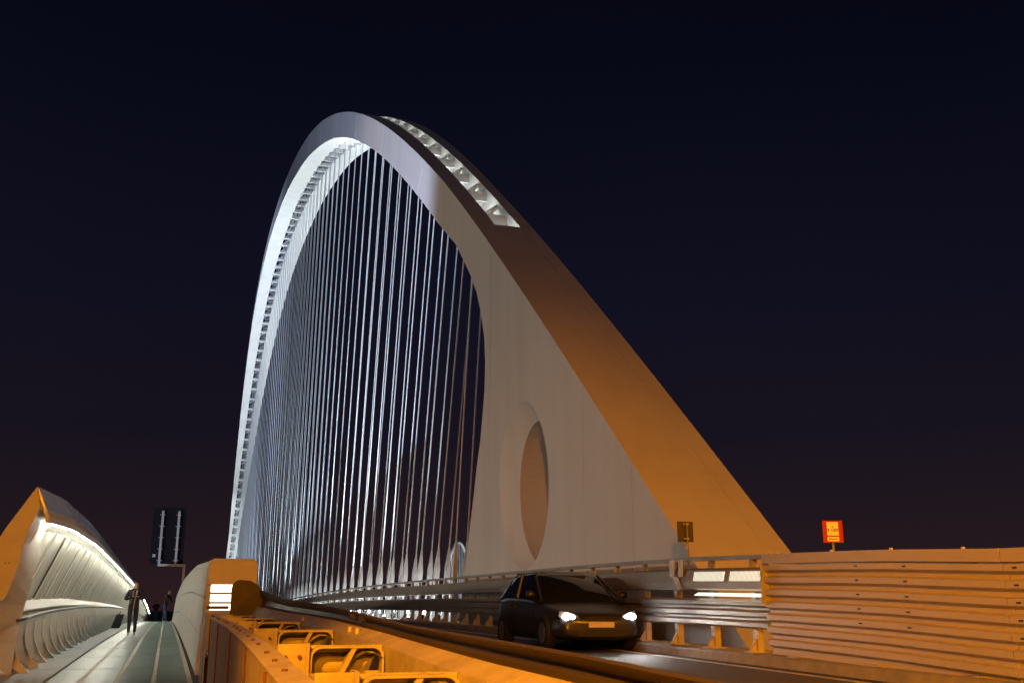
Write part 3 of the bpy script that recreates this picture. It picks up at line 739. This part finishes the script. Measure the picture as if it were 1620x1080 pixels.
# ================================================================== SIGNS
sb_ = Vector((8.3, 16.33, CZ+.7))
s1 = thing('marker_sign', sb_, 'small dark sign seen from behind on a thin post above the guardrail', 'sign')
G().box(8.12, 8.42, 16.20, 16.215, CZ+1.10, CZ+1.45).build('sign_panel', M['sign_grey'], s1, base=sb_)
G().tube([(8.285, 16.17, CZ+.70), (8.285, 16.17, CZ+1.42)], .017, 8).build('post', M['pole'], s1, base=sb_)
for z0 in (1.14, 1.39):
    gq = G(); gq.box(8.215, 8.245, 16.16, 16.198, CZ+z0, CZ+z0+.025); gq.box(8.26, 8.31, 16.145, 16.198, CZ+z0, CZ+z0+.025); gq.build('clamp', M['brass'], s1, base=sb_)
def text_mesh(body, size, name, material, loc, rot, parent, base):
    cu = bpy.data.curves.new(name, 'FONT'); cu.body = body; cu.size = size; cu.align_x = 'CENTER'; cu.extrude = .0012; cu.offset = size*.012
    to = bpy.data.objects.new(name, cu); COL.objects.link(to)
    dg = bpy.context.evaluated_depsgraph_get(); me = bpy.data.meshes.new_from_object(to.evaluated_get(dg))
    bpy.data.objects.remove(to)
    me.materials.append(material)
    o = bpy.data.objects.new(name, me); COL.objects.link(o); o.location = Vector(loc)-Vector(base); o.rotation_euler = rot; o.parent = parent
    return o
rb_ = Vector((8.3, 11.94, CZ+.6))
s2 = thing('red_warning_sign', rb_, 'small red sign with two pale panels of black writing on a post', 'sign')
ang = R(-20)
def rot_s(x, y, z): # sign faces back along the road and a little to the footway
    c, s_ = math.cos(ang), math.sin(ang); return (8.3+x*c-y*s_, 11.94+x*s_+y*c, CZ+z)
def spl(x0, x1, y0, y1, z0, z1, nm, m_):
    g = G().box(x0, x1, y0, y1, z0, z1); g.v = [Vector(rot_s(*v)) for v in g.v]; return g.build(nm, m_, s2, base=rb_)
bevel(spl(-.135, .135, -.006, .006, .84, 1.135, 'sign_panel', M['sign_red']), .004, 2)
bevel(spl(-.080, .075, -.012, -.0065, .935, 1.115, 'white_panel', M['sign_white']), .012, 3)
bevel(spl(-.080, .075, -.012, -.0065, .860, .920, 'white_panel', M['sign_white']), .010, 3)
text_mesh('8 1500', .052, 'writing', M['black'], rot_s(-.002, -.0135, .99), (R(90), 0, ang), s2, rb_)
text_mesh('^', .06, 'symbol', M['black'], rot_s(-.002, -.0135, 1.02), (R(90), 0, ang), s2, rb_)
text_mesh('ghiaccio', .036, 'writing', M['black'], rot_s(-.002, -.0135, .882), (R(90), 0, ang), s2, rb_)
pz = G().tube([(0, .03, .6), (0, .03, 1.1)], .016, 8); pz.v = [Vector(rot_s(*v)) for v in pz.v]; pz.build('post', M['pole'], s2, base=rb_)

# big road sign seen from behind above the footway
gb2 = Vector((-.15, 60, zr(60)))
s3 = thing('overhead_sign', gb2, 'large dark road sign seen from behind on a cranked grey pole above the footway', 'sign')
for k in range(5):
    z0 = CZ + 2.28 + k*.62
    G().box(-1.96, -.22, 60.0, 60.04, z0+.004, z0+.616).build('sign_panel', M['sign_back'], s3, base=gb2)
for x0 in (-1.46, -.60):
    G().box(x0-.06, x0+.06, 59.86, 59.97, CZ+2.3, CZ+5.18).build('support_bar', M['pole'], s3, base=gb2)
    for k in range(5):
        G().box(x0-.15, x0+.15, 59.90, 59.998, CZ+2.47+k*.62, CZ+2.50+k*.62).build('clamp', M['pole'], s3, base=gb2)
G().box(-1.52, -.06, 59.86, 59.98, CZ+2.17, CZ+2.298).build('cross_arm', M['pole'], s3, base=gb2)
G().box(-.20, -.06, 59.86, 60.0, zr(60), CZ+2.168).build('pole', M['pole'], s3, base=gb2)
G().box(-1.84, -1.68, 59.985, 59.999, CZ+2.66, CZ+2.82).build('maker_plate', M['pole'], s3, base=gb2)

# ================================================================== FAR ARCH
fab = Vector((187, 716, CZ-4))
fa = thing('far_arch', fab, 'tiny distant white arch showing between the last cable and the arch leg', 'bridge')
yaw = math.atan2(187, 716)
dirv = Vector((math.cos(yaw+R(0)), -math.sin(yaw), 0))*.36 + Vector((math.sin(yaw), math.cos(yaw), 0))*.93
rail_pts = []
for k in range(41):
    t = -1 + k/20
    rail_pts.append(fab + Vector((0, 0, 4+45.0-47*abs(t)**2.2)) + dirv*(t*31) - Vector((187-185.2, 0, 0)))
G().tube(rail_pts, .95, 6).build('arch_rib', M['steel_white'], fa, smooth=True, base=fab)
for k in range(3, 38, 2):
    p = rail_pts[k]; G().tube([p, (p.x, p.y, CZ-3)], .14, 4).build('cable', M['cable'], fa, base=fab)
d_ = bpy.data.lights.new('far_floodlight', 'POINT'); d_.energy = 110000; d_.color = (.9, .97, 1.0)
o_ = bpy.data.objects.new('far_floodlight', d_); COL.objects.link(o_); o_.parent = fa; o_.location = (-12, -45, 14)
G().box(100, 260, 712, 720, CZ-5, CZ-3.5).build('deck', M['kerbstone'], fa, base=fab)

# ================================================================== CAR
cy, cxm = 17.05, 7.0
czr = zr(18.5)
cbv = Vector((cxm, cy+1.9, czr))
car = thing('car', cbv, 'dark hatchback with bright headlights driving toward the camera beside the guardrail', 'car')
# stations front -> rear: (y, half width low, half width belt, z bottom, z belt)
st = [(0.0, .58, .50, .24, .48), (.05, .68, .62, .20, .60), (.22, .78, .70, .17, .68), (.55, .83, .77, .16, .76), (.95, .85, .80, .16, .83), (1.6, .86, .82, .16, .90), (2.4, .86, .82, .16, .93), (3.2, .85, .80, .17, .95), (3.65, .80, .74, .20, .95), (3.82, .72, .66, .26, .90), (3.86, .66, .6, .32, .8)]
lp = []
for y, wl, wb_, z0, z1 in st:
    m_ = z0 + (z1-z0)*.55
    half = [(wl*.9, z0), (wl, z0+.10), (wl*1.015, m_), (wb_+.01, z1-.05), (wb_-.06, z1)]
    lp.append([(cxm+x, cy+y, czr+z_) for x, z_ in half] + [(cxm-x, cy+y, czr+z_) for x, z_ in half[::-1]])
body = G().sweep(lp).build('body', M['carpaint'], car, smooth=True, base=cbv)
sub = body.modifiers.new('sub', 'SUBSURF'); sub.levels = 2; sub.render_levels = 2
# cabin (glasshouse)
stc = [(.98, .70, .83, .84), (1.25, .68, .87, 1.05), (1.7, .64, .90, 1.32), (2.1, .62, .92, 1.40), (2.8, .61, .94, 1.41), (3.3, .60, .94, 1.35), (3.62, .62, .94, 1.15), (3.74, .64, .92, .97)]
lp = []
for y, w, z0, z1 in stc:
    half = [(w+.10, z0-.04), (w+.07, z0+(z1-z0)*.15), (w, z0+(z1-z0)*.8), (w-.08, z1)]
    lp.append([(cxm+x, cy+y, czr+z_) for x, z_ in half] + [(cxm-x, cy+y, czr+z_) for x, z_ in half[::-1]])
cabn = G().sweep(lp).build('windows', M['carglass'], car, smooth=True, base=cbv)
roofl = [(1.72, .57, 1.335), (2.1, .56, 1.415), (2.8, .55, 1.425), (3.3, .54, 1.365), (3.5, .54, 1.29)]
G().sweep([[(cxm-w, cy+y, czr+z_-.02), (cxm-w*.6, cy+y, czr+z_+.004), (cxm+w*.6, cy+y, czr+z_+.004), (cxm+w, cy+y, czr+z_-.02), (cxm+w, cy+y, czr+z_-.05), (cxm-w, cy+y, czr+z_-.05)] for y, w, z_ in roofl]).build('roof', M['carpaint'], car, smooth=False, base=cbv)
for s_ in (-1, 1):
    G().tube([(cxm+s_*.79, cy+.93, czr+.86), (cxm+s_*.63, cy+1.72, czr+1.33)], .03, 6).build('pillar', M['carpaint'], car, base=cbv)
    G().tube([(cxm+s_*.75, cy+2.45, czr+.92), (cxm+s_*.62, cy+2.5, czr+1.40)], .03, 6).build('pillar', M['carpaint'], car, base=cbv)
    mr = G().tube([(cxm+s_*.80, cy+1.18, czr+.93), (cxm+s_*.90, cy+1.16, czr+.97), (cxm+s_*.99, cy+1.17, czr+.97)], [.02, .07, .06], 8).build('side_mirror', M['carpaint'], car, smooth=True, base=cbv)
    hx = cxm+s_*.60
    hs = [(cxm+s_*.40, .535), (cxm+s_*.42, .60), (cxm+s_*.58, .655), (cxm+s_*.72, .675), (cxm+s_*.735, .60), (cxm+s_*.66, .52), (cxm+s_*.50, .505)]
    hsg = G().sweep([[(x, cy+yo+.55*max(0, abs(x-cxm)-.45)**1.1, czr+z_) for x, z_ in hs] for yo in (.035, .12)]).build('headlight_housing', M['galv_dark'], car, base=cbv)
    for lx_, lr in ((.52, .048), (.63, .052)):
        G().tube([(cxm+s_*lx_, cy+.05, czr+.565+.15*(lx_-.52)), (cxm+s_*lx_, cy+.022+.55*max(0, lx_-.45), czr+.565+.15*(lx_-.52)), (cxm+s_*lx_, cy+.004+.55*max(0, lx_-.45), czr+.565+.15*(lx_-.52))], [lr, lr, lr*.55], 14).build('headlight', M['headlamp'], car, smooth=True, base=cbv)
    # door seams
    for ys_ in (1.12, 2.48):
        G().tube([(cxm+s_*.873, cy+ys_, czr+.30), (cxm+s_*.884, cy+ys_, czr+.55), (cxm+s_*.845, cy+ys_, czr+.87)], .008, 5).build('door_seam', M['black'], car, base=cbv)
    G().box(cxm+s_*.875-.02, cxm+s_*.875+.02, cy+2.22, cy+2.40, czr+.74, czr+.77).build('door_handle', M['carpaint'], car, base=cbv)
    for yw in (.68, 3.15):
        w = G().tube([(cxm+s_*.68, cy+yw, czr+.30), (cxm+s_*.71, cy+yw, czr+.30), (cxm+s_*.84, cy+yw, czr+.30), (cxm+s_*.87, cy+yw, czr+.30)], [.27, .30, .30, .27], 24).build('wheel', M['rubber'], car, smooth=False, base=cbv)
        rm = G().tube([(cxm+s_*.865, cy+yw, czr+.30), (cxm+s_*.875, cy+yw, czr+.30)], [.20, .17], 10); rm.build('rim', M['alloy'], w, base=cbv)
G().box(cxm-.46, cxm+.46, cy-.006, cy+.06, czr+.25, czr+.36).build('grille', M['black'], car, base=cbv)
for k in range(4):
    G().box(cxm-.44, cxm+.44, cy-.012, cy+.0, czr+.262+k*.025, czr+.270+k*.025).build('grille_bar', M['galv_dark'], car, base=cbv)
G().box(cxm-.30, cxm+.30, cy+.012, cy+.07, czr+.525, czr+.575).build('grille', M['black'], car, base=cbv)
G().box(cxm-.24, cxm+.24, cy-.010, cy-.002, czr+.40, czr+.49).build('licence_plate', M['sign_white'], car, base=cbv)
for s_ in (-1, 1):
    ld = bpy.data.lights.new('headlight_beam', 'SPOT'); ld.energy = 130; ld.spot_size = R(70); ld.spot_blend = .8; ld.color = (1, .95, .86); ld.shadow_soft_size = .06
    lo = bpy.data.objects.new('headlight_beam', ld); COL.objects.link(lo); lo.parent = car
    lo.location = Vector((cxm+s_*.6, cy-.05, czr+.545)) - cbv
    lo.rotation_euler = Vector((-.22, -1, -.085)).to_track_quat('-Z', 'Y').to_euler()

# ================================================================== PEOPLE
def zmat(name, stops_):
    m = bpy.data.materials.new(name); m.use_nodes = True; n, l = m.node_tree.nodes, m.node_tree.links
    tc = n.new('ShaderNodeTexCoord'); sp = n.new('ShaderNodeSeparateXYZ'); mr = n.new('ShaderNodeMapRange'); mr.inputs['From Max'].default_value = 2.0
    nz = n.new('ShaderNodeTexNoise'); nz.inputs['Scale'].default_value = 14; ad = n.new('ShaderNodeMath'); ad.operation = 'MULTIPLY_ADD'; ad.inputs[1].default_value = .03
    rp = n.new('ShaderNodeValToRGB'); rp.color_ramp.interpolation = 'CONSTANT'
    e = rp.color_ramp.elements
    e[0].position = 0; e[0].color = (*stops_[0][1], 1); e[1].position = stops_[1][0]/2; e[1].color = (*stops_[1][1], 1)
    for z_, c in stops_[2:]:
        q = e.new(z_/2); q.color = (*c, 1)
    l.new(tc.outputs['Object'], sp.inputs[0]); l.new(tc.outputs['Object'], nz.inputs[0])
    l.new(nz.outputs['Fac'], ad.inputs[0]); l.new(sp.outputs['Z'], ad.inputs[2]); l.new(ad.outputs[0], mr.inputs[0])
    l.new(mr.outputs[0], rp.inputs[0]); l.new(rp.outputs[0], n['Principled BSDF'].inputs['Base Color'])
    n['Principled BSDF'].inputs['Roughness'].default_value = .8
    return m
def person(loc, rotz, label, material, hair_mat, lean=(0, 0), arms='phone', step=.12, scale=1.0, group=None, skin=(.55, .32, .24)):
    o = thing('person', loc, label, 'person', group); o.rotation_euler = (0, 0, rotz); o.scale = (scale,)*3
    lx, ly = lean
    V = {}; 
    def L(z): t = max(0, z-.9)/.9; return Vector((lx*t, ly*t, 0))
    pts = [('pel', (0, 0, .95), .155), ('bel', (0, 0, 1.10), .155), ('chest', (0, -.01, 1.32), .185), ('neckb', (0, 0, 1.46), .10), ('neck', (0, -.01, 1.54), .058), ('head', (0, -.02, 1.63), .092), ('crown', (0, -.01, 1.72), .085)]
    for s_, q in ((-1, 'l'), (1, 'r')):
        dy = step*s_
        pts += [(q+'hip', (s_*.095, 0, .90), .105), (q+'knee', (s_*.10, dy*.5-.02, .50), .070), (q+'ank', (s_*.105, dy, .09), .048), (q+'toe', (s_*.115, dy-.15, .035), .036)]
        pts += [(q+'sh', (s_*.19, 0, 1.42), .078)]
        if arms == 'phone':
            pts += [(q+'el', (s_*.29, -.02, 1.16), .056), (q+'wr', (s_*.13, -.24, 1.22), .040), (q+'ha', (s_*.09, -.30, 1.25), .036)]
        elif arms == 'down':
            pts += [(q+'el', (s_*.25, .02, 1.14), .055), (q+'wr', (s_*.25, -.05, .90), .040), (q+'ha', (s_*.245, -.08, .82), .036)]
        else:
            pts += [(q+'el', (s_*.24, -.20, 1.18), .055), (q+'wr', (s_*.16, -.42, 1.10), .040), (q+'ha', (s_*.13, -.50, 1.10), .036)]
    names = [p[0] for p in pts]; co = [Vector(p[1])+L(p[1][2]) for p in pts]
    ed = [('pel', 'bel'), ('bel', 'chest'), ('chest', 'neckb'), ('neckb', 'neck'), ('neck', 'head'), ('head', 'crown')]
    for q in 'lr':
        ed += [('pel', q+'hip'), (q+'hip', q+'knee'), (q+'knee', q+'ank'), (q+'ank', q+'toe'), ('chest', q+'sh'), (q+'sh', q+'el'), (q+'el', q+'wr'), (q+'wr', q+'ha')]
    me = bpy.data.meshes.new('body'); me.from_pydata(co, [(names.index(a), names.index(b)) for a, b in ed], [])
    me.materials.append(material)
    b = bpy.data.objects.new('body', me); COL.objects.link(b); b.parent = o
    sk = b.modifiers.new('skin', 'SKIN'); sk.use_smooth_shade = True
    for i, p in enumerate(pts):
        v = me.skin_vertices[0].data[i]; v.radius = (p[2], p[2]*(.72 if p[0] in ('chest', 'bel', 'pel') else 1.0)); v.use_root = (i == 0)
    ss = b.modifiers.new('sub', 'SUBSURF'); ss.levels = 2; ss.render_levels = 2
    hp = Vector((0, .0, 1.70))+L(1.7)
    bm = bmesh.new(); bmesh.ops.create_icosphere(bm, subdivisions=3, radius=.108)
    for v in list(bm.verts):
        v.co.z *= .85; v.co += hp
    bmesh.ops.delete(bm, geom=[v for v in bm.verts if v.co.z-hp.z < -.02 and v.co.y-hp.y < .02], context='VERTS')
    me2 = bpy.data.meshes.new('hair'); bm.to_mesh(me2); bm.free(); me2.materials.append(hair_mat)
    h = bpy.data.objects.new('hair', me2); COL.objects.link(h); h.parent = o
    # five-fingered hands: short finger stubs on each hand
    for q, s_ in (('l', -1), ('r', 1)):
        hpnt = co[names.index(q+'ha')]; wpnt = co[names.index(q+'wr')]; d = (hpnt-wpnt).normalized(); side = d.cross(Vector((0, 0, 1)))
        if side.length < .1: side = Vector((1, 0, 0))
        side.normalize(); gg = G()
        for k in range(4):
            a_ = hpnt + side*(k-1.5)*.018; ln = (.062, .072, .068, .052)[k]
            gg.tube([a_, a_+d*ln*.6, a_+d*ln*.9+Vector((0, 0, -.02))], [.0095, .009, .007], 6)
        gg.tube([hpnt-d*.03+side*.035*s_, hpnt+side*.05*s_+d*.012, hpnt+side*.048*s_+d*.045], [.011, .010, .008], 6)
        gg.build('hand', M['skin'], o, smooth=True)
    return o
M['skin'] = mat('skin', (.50, .30, .22), .6, 0, .08, 8)
M['hair_dark'] = mat('dark_hair', (.02, .016, .012), .7, 0, .2, 30)
M['bag'] = mat('black_bag_fabric', (.018, .018, .02), .7, 0, .3, 20)
M['scarf'] = mat('tan_scarf', (.34, .28, .18), .85, 0, .2, 20)
SKN = (.50, .30, .22)
m1 = zmat('dark_outfit', [(0, (.60, .58, .54)), (.11, (.018, .019, .018)), (.93, (.016, .018, .035)), (1.53, SKN)])
m2 = zmat('black_jacket_jeans', [(0, (.25, .25, .25)), (.10, (.035, .06, .14)), (.95, (.015, .015, .016)), (1.53, SKN)])
m3 = zmat('black_jacket_blue_trousers', [(0, (.05, .05, .05)), (.10, (.05, .08, .14)), (.93, (.02, .018, .02)), (1.53, SKN)])
p1 = person((-1.62, 37.9, zw(37.9)+.004), R(8), 'person in dark clothes with a pale strap walking on the footway', m1, M['hair_dark'], lean=(.02, -.05), arms='phone', step=.10, scale=1.02)
g = G(); g.tube([(.06, -.17, 1.46), (.02, -.20, 1.25), (-.01, -.19, 1.0), (-.02, -.17, .80)], .022, 6); g.tube([(-.05, -.17, 1.44), (-.10, -.20, 1.20), (-.14, -.18, 1.02)], .018, 6)
g.build('strap', M['scarf'], p1, smooth=True)
p2 = person((-.98, 62, zw(62)+.004), R(70), 'person in black jacket and jeans leaning on the parapet wall', m2, M['hair_dark'], lean=(0, -.22), arms='lean', step=.14, scale=1.0)
p3 = person((-2.15, 92, zw(92)+.004), R(20), 'person farthest down the footway, beyond the crest, in dark jacket', m3, M['hair_dark'], arms='phone', step=.05, scale=1.0)
# bag against the fins
bgb = Vector((-2.45, 46.5, zw(46.5)))
bag = thing('travel_bag', bgb, 'black travel bag leaning against the canopy fins near the walking person', 'bag')
o = G().sweep([[(-2.62+x*(1-.12*k)+.16*k, 46.3+yv*.5, zw(46.5)+.015+.62*k*.9) for x, yv in ((-.17, -.4), (.17, -.4), (.17, .4), (-.17, .4))] for k in (0, .5, 1.0)]).build('case', M['bag'], bag, base=bgb); bevel(o, .05, 3)
G().tube([(-2.52, 46.2, zw(46.5)+.57), (-2.45, 46.2, zw(46.5)+.68), (-2.45, 46.4, zw(46.5)+.68), (-2.52, 46.4, zw(46.5)+.57)], .014, 6).build('handle', M['bag'], bag, base=bgb)
G().box(-2.66, -2.44, 46.08, 46.095, zw(46.5)+.12, zw(46.5)+.34).build('pocket', M['bag'], bag, base=bgb)

# ================================================================== LAMPS
def spot(parent, name, loc, aim, power, size, color, soft=.15, blend=.5):
    d = bpy.data.lights.new(name, 'SPOT'); d.energy = power; d.spot_size = R(size); d.spot_blend = blend; d.color = color; d.shadow_soft_size = soft
    o = bpy.data.objects.new(name, d); COL.objects.link(o)
    o.location = loc; o.rotation_euler = (Vector(aim)-Vector(loc)).to_track_quat('-Z', 'Y').to_euler()
    if parent is not None:
        o.location = Vector(loc) - Vector(parent.location); o.parent = parent
    return o
# sodium street lamps on the approach behind the camera
def street_lamp(x, y, h, arm, power, label):
    b = Vector((x, y, zr(y)))
    t = thing('street_lamp', b, label, 'street lamp', 'street lamps on the approach')
    G().tube([(x, y, b.z), (x, y, b.z+h)], .11, 10, r2=.06).build('pole', M['pole'], t, smooth=True, base=b)
    G().tube([(x, y, b.z+h-.05), (x+arm*.5, y, b.z+h+.25), (x+arm, y, b.z+h+.3)], .045, 8).build('arm', M['pole'], t, smooth=True, base=b)
    hx = x+arm
    G().box(hx-.35, hx+.35, y-.15, y+.15, b.z+h+.28, b.z+h+.42).build('lamp_head', M['galv_dark'], t, base=b)
    G().box(hx-.28, hx+.28, y-.11, y+.11, b.z+h+.25, b.z+h+.279).build('lamp_glass', M['sodium'], t, base=b)
    d = bpy.data.lights.new('sodium_light', 'POINT'); d.energy = power; d.color = (1.0, .30, .003); d.shadow_soft_size = .18
    o = bpy.data.objects.new('sodium_light', d); COL.objects.link(o); o.parent = t; o.location = Vector((hx, y, b.z+h+.1)) - b
    return t
t = street_lamp(-5.6, -14, 8.0, 1.2, 300, 'sodium street lamp left of the footway, farther behind the camera')
spot(t, 'sodium_beam', (-4.4, -14, CZ+7.3), (1, 11, CZ-1), 32000, 45, (1.0, .30, .003), .15, .7)
street_lamp(12.2, 4.5, 7.2, -2.2, 3300, 'sodium street lamp over the median, out to the right')
# cut-off sodium lamp on the left behind the camera: its beam ends part way along the corrugated barrier
b = Vector((-5.6, -4, 0))
t = thing('street_lamp', b, 'tall sodium street lamp left of the footway behind the camera', 'street lamp', 'street lamps on the approach')
G().tube([(-5.6, -4, 0), (-5.6, -4, CZ+6.6)], .13, 10, r2=.06).build('pole', M['pole'], t, smooth=True, base=b)
G().box(-5.7, -4.9, -4.15, -3.85, CZ+6.6, CZ+6.75).build('lamp_head', M['galv_dark'], t, base=b)
G().box(-5.4, -4.95, -4.1, -3.9, CZ+6.57, CZ+6.599).build('lamp_glass', M['sodium'], t, base=b)
spot(t, 'sodium_light', (-5, -4, CZ+6.5), (3.6, 5.6, CZ-.3), 19000, 34, (1.0, .30, .003), .15, .6)

# floodlights at the feet of the cables, aimed at the arch
def flood(x, y, aim, power, size, lab):
    b = Vector((x, y, zr(y)+.06))
    t = thing('floodlight', b, lab, 'floodlight', 'floodlights between the cable sockets')
    G().box(x-.12, x+.12, y-.10, y+.10, b.z, b.z+.16).build('housing', M['galv_dark'], t, base=b)
    G().box(x-.10, x+.10, y-.08, y+.08, b.z+.162, b.z+.17).build('lens', M['flood'], t, base=b)
    spot(t, 'floodlight_beam', (x, y, b.z+.2), aim, power, size, (.86, .97, 1.0), .08, 1.0)
    return t
fl_label = 'small white floodlight among the cable sockets, shining up at the arch'
y = 43.0
while y < 250:
    aimY = y + (y-140)*.22 if y > 140 else y + (y-140)*.04
    h = max(9, intr(min(aimY, 256)).y)
    for sx in (-1, 1):
        flood(XC+sx*.98, y, (XC+sx*1.3, aimY, CZ+h), 10*h*h*(2.0 if y < 75 else 1.0), 40, fl_label)
    y += max(5, .17*h)
for sx in (-1, 1):
    for yy, ty, tz, pw in ((200, 248, 20, 60000), (212, 254, 9, 50000), (228, 257, 3, 26000)):
        flood(XC+sx*.98, yy, (XC+sx*.98, ty, CZ+tz), pw, 34, fl_label)
# low lamps between the posts that light the sockets and the back of the guardrail
for k in range(19):
    y = 40.0 + 3.15*k
    b = Vector((8.98, y, zr(y)+.42))
    t = thing('bollard_lamp', b, 'small bright white lamp in the row behind the guardrail posts', 'lamp', 'small lamps behind the guardrail posts')
    G().tube([(8.98, y, zr(y)+.051), (8.98, y, b.z-.06)], .03, 8).build('stem', M['pole'], t, base=b)
    G().tube([(8.98, y, b.z-.059), (8.98, y, b.z+.05)], .05, 10).build('lens', M['flood'], t, base=b)
    d_ = bpy.data.lights.new('bollard_light', 'POINT'); d_.energy = 55; d_.color = (.9, .97, 1.0); d_.shadow_soft_size = .05
    o_ = bpy.data.objects.new('bollard_light', d_); COL.objects.link(o_); o_.parent = t; o_.location = (.10, 0, .22)
b = Vector((-45, 42, 0))  # mast and its spot added out of view as warm fill for the leg
t = thing('fill_light_mast', b, 'added fill light on a tall unseen mast far left of the bridge, lighting the arch leg', 'floodlight')
G().tube([(-45, 42, 0), (-45, 42, CZ+9)], .22, 10, r2=.12).build('mast', M['pole'], t, smooth=True, base=b)
G().box(-45.5, -44.5, 41.3, 42.7, CZ+9, CZ+9.6).build('housing', M['galv_dark'], t, base=b)
spot(t, 'floodlight_beam', (-44.3, 42, CZ+9.3), (8.8, 42, CZ+8), 23500, 60, (1.0, .75, .55), .5, .35)
# unseen ground light added on the left to tint the upper arch side
b = Vector((-30, 30, 0))
t = thing('floodlight', b, 'added unseen fill light on the ground left of the bridge, aimed at the arch', 'floodlight')
G().box(-30.4, -29.6, 29.6, 30.4, 0, .5).build('housing', M['galv_dark'], t, base=b)
spot(t, 'floodlight_beam', (-30, 30, .8), (8.3, 76, CZ+35), 95000, 64, (.60, .70, 1.0), .2, .22)

b = Vector((-42, 125, 0))  # second unseen ground light, added to brighten the far half's side
t = thing('floodlight', b, 'added unseen fill light on the ground farther along, aimed at the far half of the arch', 'floodlight')
G().box(-42.4, -41.6, 124.6, 125.4, 0, .5).build('housing', M['galv_dark'], t, base=b)
spot(t, 'floodlight_beam', (-42, 125, .8), (7.7, 168, CZ+48), 190000, 88, (.62, .72, 1.0), .2, 1.0)
print('cables', n_cab, 'objects', len(bpy.data.objects))
